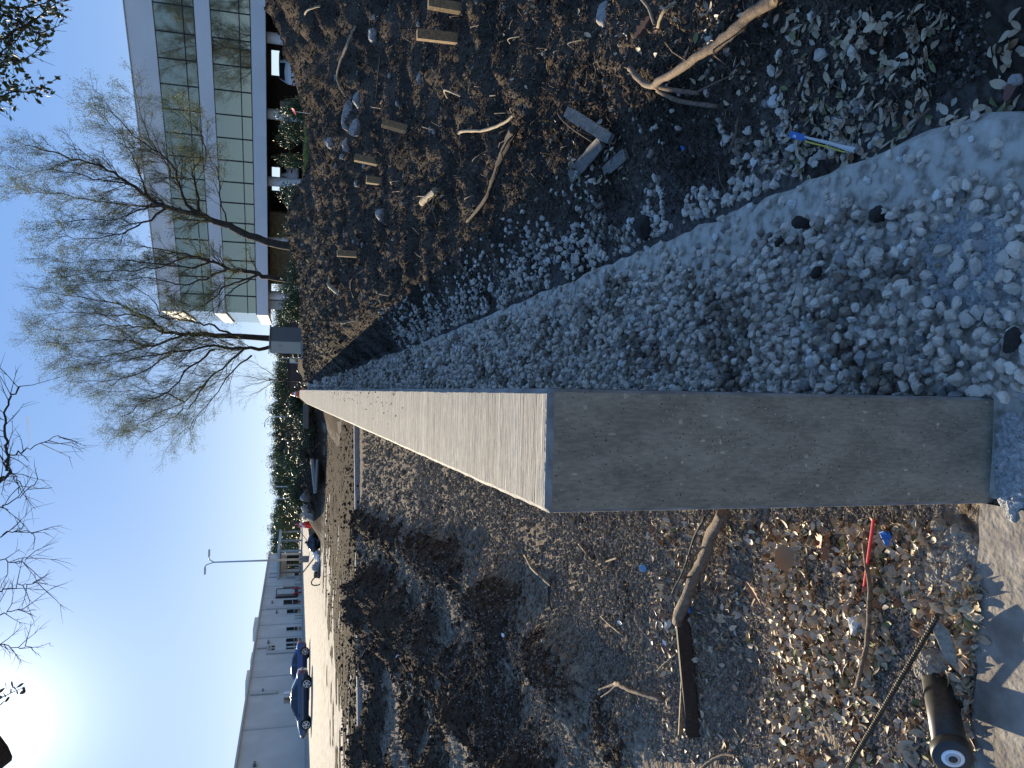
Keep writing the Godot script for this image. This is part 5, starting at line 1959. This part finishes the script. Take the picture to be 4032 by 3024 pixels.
	part_box("canopy", an, ac + Vector3(0.6, 4.0, 0), Vector3(5.5, 0.45, al), Basis.IDENTITY, M.tilt_trim, 0.03)
	part_box("back_wall", an, ac + Vector3(-1.9, 1.9, 0), Vector3(0.3, 3.7, al - 0.4), Basis.IDENTITY, M.tilt_panel)
	for i in 3:
		part_box("post", an, ac + Vector3(2.9, 1.9, (i / 2.0 - 0.5) * (al - 1.0)), Vector3(0.3, 3.8, 0.3), Basis.IDENTITY, M.tilt_trim, 0.02)
	for i in 4:
		part_box("door_pane", an, ac + Vector3(-1.7, 1.4, ((i + 0.5) / 4.0 - 0.5) * (al - 1.0)), Vector3(0.08, 2.6, al * 0.15), Basis.IDENTITY, M.dark_glass)

# ------------------------------------------------------------------ cars
func car(called: String, label: String, at: Vector3, turn: float, paint: Material, tall := 1.0) -> Node3D:
	# front toward local +x, 4.7 m long
	var t := thing(called, label, "car", at, turn)
	var st := mb()
	st.set_smooth_group(0)
	# stations: x, half width, sill y, belt y, deck y at centre
	var S := [[-2.32, 0.62, 0.42, 0.72, 0.76], [-2.26, 0.78, 0.32, 0.90, 0.96], [-2.0, 0.86, 0.24, 0.97, 1.03], [-1.4, 0.90, 0.22, 0.98, 1.04], [-0.5, 0.91, 0.2, 0.95, 1.0], [0.5, 0.91, 0.2, 0.92, 0.97], [1.0, 0.90, 0.2, 0.90, 0.97], [1.6, 0.88, 0.22, 0.82, 0.90], [2.05, 0.82, 0.25, 0.72, 0.80], [2.3, 0.68, 0.32, 0.60, 0.66], [2.38, 0.5, 0.4, 0.52, 0.54]]
	var rings := []
	for s in S:
		var w: float = s[1]
		var r := []
		for k in [[-0.85, s[2]], [-1.0, s[2] + 0.12], [-1.02, (s[2] + s[3]) * 0.52], [-0.97, s[3] - 0.04], [-0.9, s[3]], [-0.45, s[4]], [0.0, s[4] + 0.01], [0.45, s[4]], [0.9, s[3]], [0.97, s[3] - 0.04], [1.02, (s[2] + s[3]) * 0.52], [1.0, s[2] + 0.12], [0.85, s[2]]]:
			r.append(Vector3(s[0], k[1] * (1.0 if tall < 1.05 else tall), w * k[0]))
		rings.append(r)
	for i in rings.size() - 1:
		for k in 13:
			var k2 := (k + 1) % 13
			quad(st, rings[i][k], rings[i + 1][k], rings[i + 1][k2], rings[i][k2])
	for e in [0, rings.size() - 1]:
		for k in range(1, 12):
			var tr := [rings[e][0], rings[e][k], rings[e][k + 1]]
			if e != 0:
				tr.reverse()
			for v in tr:
				st.add_vertex(v)
	obj("body", done(st), paint, t)
	# greenhouse
	var bo := 0.94 * (tall if tall > 1.05 else 1.0)
	var ro := 1.43 * tall
	var rear := -1.78 if tall < 1.05 else -2.1
	var C := [[rear, bo + 0.04, 0.74], [rear + 0.75 if tall < 1.05 else rear + 0.3, ro - 0.07, 0.60], [-0.45, ro, 0.60], [0.15, ro - 0.03, 0.60], [1.12, bo + 0.02, 0.76]]
	st = mb()
	st.set_smooth_group(0)
	for i in 4:
		var a: Array = C[i]
		var b: Array = C[i + 1]
		quad(st, Vector3(a[0], a[1], -a[2]), Vector3(b[0], b[1], -b[2]), Vector3(b[0], b[1] + 0.015, 0), Vector3(a[0], a[1] + 0.015, 0))
		quad(st, Vector3(a[0], a[1] + 0.015, 0), Vector3(b[0], b[1] + 0.015, 0), Vector3(b[0], b[1], b[2]), Vector3(a[0], a[1], a[2]))
		for s in [-1.0, 1.0]:
			var q := [Vector3(a[0], a[1], a[2] * s), Vector3(b[0], b[1], b[2] * s), Vector3(b[0], bo - 0.05, 0.84 * s), Vector3(a[0], bo - 0.05, 0.84 * s)]
			if s < 0.0:
				q.reverse()
			quad(st, q[0], q[1], q[2], q[3])
	obj("cabin", done(st), paint, t)
	# glass set on the cabin
	for s in [-1.0, 1.0]:
		for w in [[[rear + 0.35, bo + 0.05], [-0.42, bo + 0.04], [-0.45, ro - 0.07], [rear + 0.85 if tall < 1.05 else rear + 0.4, ro - 0.13]], [[-0.34, bo + 0.04], [0.92, bo + 0.04], [0.14, ro - 0.09], [-0.37, ro - 0.07]]]:
			st = mb()
			var q := []
			for c in w:
				var f: float = (c[1] - bo + 0.05) / (ro - bo + 0.05)
				q.append(Vector3(c[0], c[1], (lerpf(0.84, 0.60, f) + 0.022) * s))
			if s > 0.0:
				q.reverse()
			quad(st, q[0], q[1], q[2], q[3])
			obj("side_window", done(st), M.dark_glass, t)
	st = mb()
	quad(st, Vector3(1.06, bo + 0.075, -0.68), Vector3(0.2, ro - 0.045, -0.55), Vector3(0.2, ro - 0.03, 0.55), Vector3(1.06, bo + 0.075, 0.68))
	obj("windscreen", done(st), M.dark_glass, t, Transform3D(Basis.IDENTITY, Vector3(0.012, 0.012, 0)))
	st = mb()
	var r2: float = C[1][0]
	quad(st, Vector3(rear + 0.06, bo + 0.08, 0.66), Vector3(r2 - 0.04, ro - 0.11, 0.54), Vector3(r2 - 0.04, ro - 0.11, -0.54), Vector3(rear + 0.06, bo + 0.08, -0.66))
	obj("rear_window", done(st), M.dark_glass, t, Transform3D(Basis.IDENTITY, Vector3(-0.02, 0.02, 0)))
	for s in [-1.0, 1.0]:
		for x in [-1.38, 1.38]:
			var w := Node3D.new()
			w.name = "wheel"
			t.add_child(w, true)
			w.position = Vector3(x, 0.33, 0.8 * s)
			st = mb()
			st.set_smooth_group(0)
			tube(st, [Vector3(0, 0, -0.11), Vector3(0, 0, -0.09), Vector3(0, 0, 0.09), Vector3(0, 0, 0.12)], [0.30, 0.33, 0.33, 0.30], 24)
			obj("tyre", done(st), M.rubber, w)
			st = mb()
			for i in 5:
				var a := TAU * i / 5.0
				for f in [-0.12, 0.12]:
					box(st, Vector3(cos(a + f) * 0.13, sin(a + f) * 0.13, 0.135 * s), Vector3(0.19, 0.035, 0.03), Basis(Vector3(0, 0, 1), a + f * 0.6), 0.005)
			tube(st, [Vector3(0, 0, 0.12 * s), Vector3(0, 0, 0.15 * s)], [0.06, 0.05], 12)
			for i in 24:
				var a := TAU * i / 24.0
				box(st, Vector3(cos(a) * 0.235, sin(a) * 0.235, 0.125 * s), Vector3(0.03, 0.066, 0.03), Basis(Vector3(0, 0, 1), a), 0.0)
			obj("rim", done(st), M.rim, w)
			st = mb()
			st.set_smooth_group(0)
			tube(st, [Vector3(x, 0.36, 0.70 * s), Vector3(x, 0.36, 0.915 * s)], [0.39, 0.385], 24)
			obj("wheel_arch", done(st), M.black, t)
		st = mb()
		box(st, Vector3(0.78, 1.0, 0.98 * s), Vector3(0.14, 0.13, 0.2), Basis.IDENTITY, 0.03)
		obj("mirror", done(st), paint, t)
		st = mb()
		box(st, Vector3(-2.2, 0.82, 0.68 * s), Vector3(0.2, 0.15, 0.34), Basis(Vector3.UP, 0.25 * s), 0.03)
		obj("tail_light", done(st), M.red_plastic, t)
		st = mb()
		box(st, Vector3(2.12, 0.64, 0.6 * s), Vector3(0.3, 0.13, 0.3), Basis(Vector3.UP, -0.4 * s), 0.03)
		obj("headlight", done(st), M.clear_plastic, t)
		st = mb()
		box(st, Vector3(0.0, 0.205, 0.86 * s), Vector3(2.0, 0.1, 0.08), Basis.IDENTITY, 0.02)
		obj("sill", done(st), M.black, t)
	st = mb()
	box(st, Vector3(-2.34, 0.72, 0), Vector3(0.03, 0.13, 0.34), Basis.IDENTITY, 0.003)
	obj("number_plate", done(st), M.white_paint, t)
	return t

func lamp(label: String, base: Vector3, h: float, r: float, arms: Array, ped: float, called := "lot_lamp") -> void:
	var t := thing(called, label, "lamp post", base)
	var st := mb()
	if ped > 0.0:
		box(st, Vector3(0, ped * 0.5 - 0.1, 0), Vector3(0.55, ped + 0.2, 0.55), Basis.IDENTITY, 0.05)
		obj("pedestal", done(st), M.concrete, t)
		st = mb()
	st.set_smooth_group(0)
	tube(st, [Vector3(0, maxf(ped - 0.05, -0.1), 0), Vector3(0, h * 0.5, 0), Vector3(0, h, 0)], [r, r * 0.8, r * 0.6], 10)
	obj("pole", done(st), M.steel, t)
	for a in arms:
		st = mb()
		st.set_smooth_group(0)
		var tip: Vector3 = a
		var pts := smooth_pts([Vector3(0, h - 0.1, 0), Vector3(tip.x * 0.45, h + tip.y * 0.75, tip.z * 0.45), Vector3(tip.x, h + tip.y, tip.z)], 5)
		var rr := []
		for i in pts.size():
			rr.append(r * 0.45)
		tube(st, pts, rr, 7)
		obj("arm", done(st), M.steel, t)
		st = mb()
		var d := Vector3(tip.x, 0, tip.z).normalized()
		box(st, Vector3(tip.x, h + tip.y - 0.03, tip.z) + d * 0.3, Vector3(0.7, 0.16, 0.3), Basis(Quaternion(Vector3(1, 0, 0), d)), 0.05)
		obj("lamp_head", done(st), M.steel, t)

func build_lot() -> void:
	# bright concrete lot, muddy near the curb
	var st := SurfaceTool.new()
	st.begin(Mesh.PRIMITIVE_TRIANGLES)
	var rows := []
	var d := 0.0
	var ds := []
	while d < 190.0:
		ds.append(d)
		d += 0.14 + d * 0.012
	var xs := []
	var x := 0.0
	while x < 62.0:
		xs.append(x)
		x += 0.14 + x * 0.02
	for dd in ds:
		var row := []
		for xx in xs:
			var px: float = -0.55 - xx
			var z0 := -20.55 - (px + 1.2) * 0.48
			var pz: float = minf(z0, -12.0) - dd
			var mud := n_mid.get_noise_2d(px * 0.25, pz * 0.7) + 0.6 * n_fine.get_noise_2d(px * 0.12, pz * 0.4)
			var k := smoothstep(0.0, 0.5, mud * 0.8 + 0.82 - xx * 0.055 - dd * 0.012)
			if dd < 0.8:
				k = maxf(k, smoothstep(-0.2, 0.3, mud))
			var y := 0.112 + k * 0.02 + 0.012 * n_mid.get_noise_2d(px * 0.3, pz * 0.3) * clampf(dd, 0.0, 1.0)
			var c := Vector3(0.56, 0.51, 0.43).lerp(Vector3(0.085, 0.067, 0.052), clampf(k, 0.0, 1.0))
			c *= 1.0 + 0.15 * n_fine.get_noise_2d(px * 0.2, pz * 0.2)
			row.append([Vector3(px, y, pz), Color(c.x, c.y, c.z), k])
		rows.append(row)
	st.set_smooth_group(0)
	for i in rows.size() - 1:
		for j in xs.size() - 1:
			var a: Array = rows[i][j]
			var b: Array = rows[i][j + 1]
			var c: Array = rows[i + 1][j + 1]
			var e: Array = rows[i + 1][j]
			for v in [a, b, c, a, c, e]:
				st.set_color(v[1])
				st.add_vertex(v[0])
	struct("parking_lot", done(st), M.lot)
	var ms := SurfaceTool.new()
	ms.begin(Mesh.PRIMITIVE_TRIANGLES)
	ms.set_smooth_group(-1)
	for i in rows.size() - 1:
		for j in xs.size() - 1:
			var q := [rows[i][j], rows[i][j + 1], rows[i + 1][j + 1], rows[i + 1][j]]
			if q[0][2] + q[1][2] + q[2][2] + q[3][2] < 1.6:
				continue
			for n in [0, 1, 2, 0, 2, 3]:
				var p: Vector3 = q[n][0]
				var h := 0.03 * n_fine.get_noise_2d(p.x * 0.5, p.z * 0.5)
				var kk := 1.0 + 0.5 * n_mid.get_noise_2d(p.x * 0.8, p.z * 0.8)
				ms.set_color(Color(0.12 * kk, 0.095 * kk, 0.072 * kk))
				ms.add_vertex(p + Vector3(0, 0.008 + absf(h), 0))
	struct("mud", done(ms), M.soil)
	# concrete curb along its near edge
	st = mb()
	var prev := []
	for i in 90:
		var px := -0.35 - i * 0.22
		var z0 := -20.45 - (px + 1.2) * 0.48
		if z0 > -12.0:
			break
		var y := 0.2 + 0.006 * n_mid.get_noise_2d(px, 2.0)
		var cur := [Vector3(px, -0.1, z0 + 0.16), Vector3(px, y - 0.02, z0 + 0.155), Vector3(px, y, z0 + 0.135), Vector3(px, y, z0 - 0.02), Vector3(px, y - 0.12, z0 - 0.03)]
		if i > 0:
			for k in 4:
				quad(st, prev[k], cur[k], cur[k + 1], prev[k + 1])
		prev = cur
	struct("curb", done(st), M.pale_concrete)
	# mud lumps lying on the lot and along the curb
	var t := stuff("mud_lumps", "dark mud lumps tracked over the near edge of the lot", "mud")
	var xf := []
	var col := []
	for i in 7000:
		var xx := pow(rng.randf(), 0.9) * 24.0
		var px := -0.6 - xx
		var dd := absf(rng.randfn(0.0, 3.6)) if rng.randf() < 0.7 else rng.randf() * 22.0
		if xx > 9.0:
			dd *= 0.35
		var pz := -20.55 - (px + 1.2) * 0.48 - dd + (0.35 if rng.randf() < 0.3 else 0.0)
		var s := rng.randf_range(0.01, 0.04) * (2.0 if rng.randf() < 0.06 else 1.0)
		xf.append(Transform3D(rnd_basis() * Basis.from_scale(Vector3(s * 1.3, s * 0.7, s)), Vector3(px, 0.13 + s * 0.2, pz)))
		var k := rng.randf_range(0.6, 1.5)
		col.append(Color(0.07 * k, 0.055 * k, 0.042 * k))
	multi("lumps", rock(220, Vector3.ONE, 3, 0, 0.35), M.clod, xf, col, t)

func build_midground() -> void:
	# grass strip before the office building
	var g := stuff("grass", "strip of bright green lawn before the office building", "grass")
	var bl := mb()
	quad(bl, Vector3(-0.06, 0, 0), Vector3(-0.01, 1, 0.12), Vector3(0.01, 1, 0.12), Vector3(0.06, 0, 0))
	quad(bl, Vector3(0, 0, -0.06), Vector3(0.15, 0.9, -0.01), Vector3(0.15, 0.9, 0.01), Vector3(0, 0, 0.06))
	quad(bl, Vector3(0.03, 0, -0.06), Vector3(-0.17, 0.8, -0.05), Vector3(-0.17, 0.8, -0.03), Vector3(0.05, 0, 0.06))
	var bm := done(bl)
	var xf := []
	var col := []
	for i in 15000:
		var d := rng.randf_range(25.0, 39.0)
		var x := d * rng.randf_range(0.235, 0.36)
		if x / d < 0.25 + 0.015 * n_mid.get_noise_2d(d, 4.0):
			continue
		var s := rng.randf_range(0.05, 0.11)
		xf.append(Transform3D(Basis(Vector3.UP, rng.randf() * TAU) * Basis.from_scale(Vector3(s, s, s)), Vector3(x, ground_y(x, -d), -d)))
		var k := rng.randf_range(0.7, 1.5)
		col.append(Color(0.10 * k, 0.17 * k, 0.03 * k) if n_mid.get_noise_2d(x, d) > -0.25 else Color(0.17 * k, 0.15 * k, 0.06 * k))
	multi("blades", bm, M.grass, xf, col, g)
	# utility cabinet with meter rack
	var p := dp(1198, 1342, 41.0)
	p.y = height(p.x, p.z)
	var t := thing("utility_cabinet", "grey utility cabinet with sloped lid standing at the foot of the fan shaped tree", "cabinet", p, 0.7)
	var st := mb()
	box(st, Vector3(0, 0.78, 0), Vector3(0.95, 1.56, 0.9), Basis.IDENTITY, 0.02)
	obj("housing", done(st), M.grey_box, t)
	st = mb()
	box(st, Vector3(0, 1.585, 0.02), Vector3(1.04, 0.05, 1.0), Basis(Vector3(1, 0, 0), 0.05), 0.01)
	obj("lid", done(st), M.grey_box, t)
	st = mb()
	box(st, Vector3(-0.49, 0.8, 0), Vector3(0.03, 1.4, 0.84), Basis.IDENTITY, 0.008)
	obj("door", done(st), M.tan_box, t)
	st = mb()
	box(st, Vector3(-0.52, 1.1, 0.1), Vector3(0.05, 0.2, 0.12), Basis.IDENTITY, 0.01)
	obj("latch", done(st), M.tan_box, t)
	st = mb()
	box(st, Vector3(0, 0.03, 0), Vector3(1.3, 0.12, 1.3), Basis.IDENTITY, 0.02)
	obj("pad", done(st), M.concrete, t)
	p = dp(1190, 1400, 43.0)
	p.y = height(p.x, p.z)
	t = thing("meter_rack", "pale pipe rack with small dark meter boxes beside the cabinet", "meter rack", p, 0.2)
	for x in [-0.16, 0.16]:
		st = mb()
		tube(st, [Vector3(x, -0.05, 0), Vector3(x, 1.3, 0)], [0.035, 0.035], 8)
		obj("post", done(st), M.tan_box, t)
	for i in 4:
		st = mb()
		box(st, Vector3(0, 0.3 + i * 0.27, 0.02), Vector3(0.24, 0.2, 0.12), Basis.IDENTITY, 0.01)
		obj("meter_box", done(st), M.frame, t)
	# brick building far behind the small tree
	p = Vector3(4.4, 0.0, -150.0)
	t = thing("brick_building", "far low brick building with a small white framed window behind the small tree", "building", p)
	st = mb()
	box(st, Vector3(0, 1.5, -4), Vector3(13, 3.0, 8), Basis.IDENTITY, 0.02)
	obj("wall", done(st), M.brick, t)
	st = mb()
	box(st, Vector3(0, 3.1, -4), Vector3(13.4, 0.25, 8.4), Basis.IDENTITY, 0.03)
	obj("roof_edge", done(st), M.brown_wall, t)
	for i in 6:
		st = mb()
		box(st, Vector3(-0.9 + (i % 2) * 1.0, 1.0 + (i / 2) * 0.75, 0.03), Vector3(0.85, 0.6, 0.06), Basis.IDENTITY, 0.0)
		obj("window_pane", done(st), M.coated_glass, t)
	st = mb()
	box(st, Vector3(-0.4, 1.75, 0.01), Vector3(2.2, 2.4, 0.05), Basis.IDENTITY, 0.0)
	obj("window_frame", done(st), M.white_paint, t)
	# cones
	var cones := [["tall red cone at the end of the planting strip", 1218, 2062, 49.0, 0.95, M.red_plastic], ["shorter red cone behind the tall one", 1214, 2072, 51.0, 0.9, M.red_plastic], ["small orange cone at the far end of the wall top", 1180, 1552, 30.0, 0.45, M.orange_plastic]]
	for q in cones:
		p = dp(q[1], q[2], q[3])
		var top := dp(q[1] - 60, q[2], q[3])
		p.y = maxf(height(p.x, p.z), 0.1) if q[3] > 40.0 else p.y - 0.12
		if q[3] > 40.0:
			p.y += 0.35
		t = thing("traffic_cone", q[0], "cone", p)
		st = mb()
		st.set_smooth_group(0)
		tube(st, [Vector3(0, 0.02, 0), Vector3(0, q[4] * 0.45, 0), Vector3(0, q[4], 0)], [0.19, 0.11, 0.03], 14)
		obj("cone", done(st), q[5], t)
		st = mb()
		box(st, Vector3(0, 0.0, 0), Vector3(0.42, 0.06, 0.42), Basis.IDENTITY, 0.01)
		obj("base", done(st), q[5], t)
		st = mb()
		st.set_smooth_group(0)
		tube(st, [Vector3(0, q[4] * 0.55, 0), Vector3(0, q[4] * 0.72, 0)], [0.096, 0.072], 14)
		obj("white_band", done(st), M.white_paint, t)
	for q in [["red marker flag in the soil where the gravel trench ends", 1216, 1512, 20.0], ["red marker tape bit beside the grass", 1230, 448, 22.0], ["red tape bit on the bank near the meter rack", 1205, 1468, 26.0]]:
		p = on_ground(q[1], q[2])
		st = mb()
		tube(st, [Vector3(0, 0, 0), Vector3(0.01, 0.3, 0)], [0.006, 0.005], 5)
		t = thing("marker_flag", q[0], "flag", Vector3(p.x, ground_y(p.x, p.z) - 0.03, p.z))
		obj("wire", done(st), M.steel, t)
		obj("flag", leaf_mesh(0.18, 0.07, 0.8, 0.3), M.red_plastic, t, Transform3D(Basis(Vector3(0, 0, 1), 0.6), Vector3(0.02, 0.26, 0)))
	# rubbish at the edge of the lot
	p = dp(1252, 2135, 47.0)
	p.y = 0.11
	t = thing("rubbish_bag", "full black rubbish bag beside the lot's rubbish heap", "bag", p)
	obj("bag", rock(401, Vector3(1, 0.95, 0.8), 5, 3, 0.25), mat(lin(0.012, 0.014, 0.02), 0.25), t, Transform3D(Basis.from_scale(Vector3(0.55, 0.42, 0.5)), Vector3(0, 0.33, 0)))
	st = mb()
	tube(st, [Vector3(-0.05, 0.6, 0), Vector3(-0.02, 0.72, 0.02), Vector3(0.04, 0.82, 0.05)], [0.1, 0.05, 0.09], 8)
	obj("knot", done(st), M.black, t)
	p = dp(1250, 2098, 47.5)
	p.y = 0.11
	st = mb()
	box(st, Vector3(0, 0.35, 0), Vector3(0.5, 0.62, 0.4), Basis(Vector3(0, 0, 1), 0.15), 0.02)
	tag(obj("cardboard_box", done(st), M.tan_wall, null, Transform3D(Basis(Vector3.UP, 0.4), p)), "tilted brown carton next to the black rubbish bag", "box")
	for q in [["crumpled white plastic sheet beside the black bag", 1245, 2185, 47.0, 0.3, M.white_paint, 402], ["grey crumpled sack next to the white sheet", 1250, 2235, 46.0, 0.34, M.pale_concrete, 403], ["small white plastic lump below the sheet", 1252, 2205, 46.5, 0.16, M.white_paint, 404], ["rust brown rubbish lump by the hose loop", 1252, 2262, 46.0, 0.25, M.brick, 405]]:
		p = dp(q[1], q[2], q[3])
		p.y = 0.11 + q[4] * 0.5
		tag(obj("rubbish_lump", rock(q[6], Vector3(1.1, 0.8, 0.8), 7, 2, 0.5), q[5], null, Transform3D(Basis.from_scale(Vector3.ONE * q[4]), p)), q[0], "rubbish")
	p = dp(1250, 2282, 46.0)
	st = mb()
	var pts := []
	var rs := []
	for i in 13:
		var a := PI * i / 12.0
		pts.append(Vector3(cos(a) * 0.28, sin(a) * 0.5, 0.1 * cos(a)))
		rs.append(0.035)
	tube(st, pts, rs, 7)
	tag(obj("hose_loop", done(st), M.rubber, null, Transform3D(Basis(Vector3(0, 0, 1), 0.5), Vector3(p.x, 0.12, p.z))), "black hose loop standing out of the rubbish heap", "hose")
	for q in [["long timber lying across the rubbish heap by the bag", 1180, 2270, 1235, 2200, 46.5, 0.06], ["pale board under the grey sack", 1256, 2225, 1250, 2275, 45.5, 0.05], ["dark timber under the black bag", 1256, 2070, 1258, 2130, 45.8, 0.08], ["slanting stick stuck in the rubbish heap", 1150, 2050, 1210, 2130, 47.5, 0.03]]:
		var a := dp(q[1], q[2], q[5])
		var b := dp(q[3], q[4], q[5])
		st = mb()
		var c := (a + b) * 0.5
		var ax := (b - a).normalized()
		var bs := Basis(ax, ax.cross(Vector3(0, 0, 1)).normalized(), Vector3(0, 0, 1)).orthonormalized()
		box(st, Vector3.ZERO, Vector3(a.distance_to(b), q[6], q[6] * 1.6), bs, 0.008)
		tag(obj("timber", done(st), M.old_wood, null, Transform3D(Basis.IDENTITY, c)), q[0], "timber")
	# broken slab, rubble heap and planks before the shrubs
	for q in [["broken pale concrete slab propped before the shrubs", 1235, 1875, 42.0, Vector3(1.7, 0.16, 1.2), 0.12], ["flat concrete slab lying under the propped slab", 1246, 1870, 41.5, Vector3(1.5, 0.12, 1.0), -0.03], ["short pale plank leaning near the end of the wall", 1205, 1640, 38.0, Vector3(1.1, 0.25, 0.06), 0.0], ["white board end lying beside the leaning plank", 1203, 1612, 40.0, Vector3(0.9, 0.06, 0.3), 0.1]]:
		p = dp(q[1], q[2], q[3])
		p.y = maxf(p.y, height(p.x, p.z) + 0.1)
		st = mb()
		box(st, Vector3.ZERO, q[4], Basis.IDENTITY, 0.03)
		tag(obj("concrete_slab" if q[4].z > 0.7 else "plank", done(st), M.rubble if q[4].z > 0.7 else M.old_wood, null, Transform3D(Basis(Vector3.UP, 0.2) * Basis(Vector3(0, 0, 1), q[5]), p)), q[0], "slab" if q[4].z > 0.7 else "plank")
	for i in 16:
		p = dp(1225 + rng.randf_range(-24, 22), 1975 + rng.randf_range(-35, 70), 43.0 + rng.randf() * 2.0)
		p.y = maxf(p.y, height(p.x, p.z))
		var s := rng.randf_range(0.15, 0.4)
		tag(obj("concrete_chunk", rock(410 + i % 4, Vector3(1, 0.7, 0.9), 8, 2, 0.2), M.rubble, null, Transform3D(rnd_basis() * Basis.from_scale(Vector3.ONE * s), p)), "grey concrete chunk in the heap beside the planting strip", "chunk", "chunks of the rubble heap")
	var br := stuff("brush_pile", "dark tangled brush pile below the glossy shrubs", "brush")
	st = mb()
	for i in 420:
		p = dp(1215 + rng.randf_range(-26, 38), rng.randf_range(1640, 1960), 42.5 + rng.randf() * 2.5)
		p.y = maxf(p.y, 0.15)
		var d := Vector3(rng.randfn(), rng.randfn() * 0.45, rng.randfn()).normalized() * rng.randf_range(0.3, 1.1)
		tube(st, [p, p + d * 0.5 + Vector3(0, 0.06, 0), p + d], [0.02, 0.016, 0.008], 4, false)
	obj("brush", done(st), M.dark_root, br)
	# cars in the lot
	car("parked_car", "dark blue sedan parked on the bright lot with alloy wheels", Vector3(-23.3, 0.12, -59.6), atan2(-0.2, -0.98) + 0.0, M.blue_paint)
	car("parked_car", "bright blue car half hidden behind the dark blue sedan", Vector3(-24.2, 0.12, -68.5), PI + 0.5, M.royal_paint)
	# lamps
	var lb := dp(1186, 2202, 80.0)
	var lt := dp(838, 2217, 80.0)
	lamp("tall lot lamp with two curved arms before the warehouse", Vector3(lb.x, 0.1, lb.z), lt.y - 0.1, 0.11, [dp(822, 2193, 80.0) - lt, dp(806, 2238, 80.0) - lt], 0.75)
	for q in [["far street lamp with one curved arm over the shrubs", 1060, 1640, 1042, 1668, 150.0], ["far street lamp peeking over the tallest shrub", 1084, 1916, 1064, 1898, 170.0], ["faint far street lamp beyond the end of the planting strip", 1080, 1965, 1079, 1948, 210.0]]:
		var a := dp(q[1], q[2], q[5])
		var b := dp(q[3], q[4], q[5])
		lamp(q[0], Vector3(a.x, 0.0, a.z), a.y, 0.12, [b - a], 0.0, "street_lamp")
	# contrail high in the sky
	var c1 := dp(106, 1642, 9000.0)
	var c2 := dp(119, 1752, 9300.0)
	st = mb()
	var ps := []
	var r3 := []
	for i in 13:
		var f := i / 12.0
		ps.append(c1.lerp(c2, f) + Vector3(rng.randfn(), rng.randfn(), 0) * 2.0)
		r3.append(lerpf(12.0, 5.0, f))
	tube(st, ps, r3, 8)
	tag(obj("contrail_cloud", done(st), mat(lin(0.95, 0.95, 0.95), 1.0)), "short white contrail streak high in the blue sky", "contrail")

func _ready() -> void:
	rng.seed = 20240219
	setup_view()
	setup_noise()
	make_materials()
	build_ground()
	build_lot()
	build_wall()
	build_footing()
	build_office()
	build_warehouse()
	build_trees()
	build_shrubs()
	far_wood()
	build_midground()
	build_debris()
	build_gravel()
	build_crumbs()
	build_leaves()
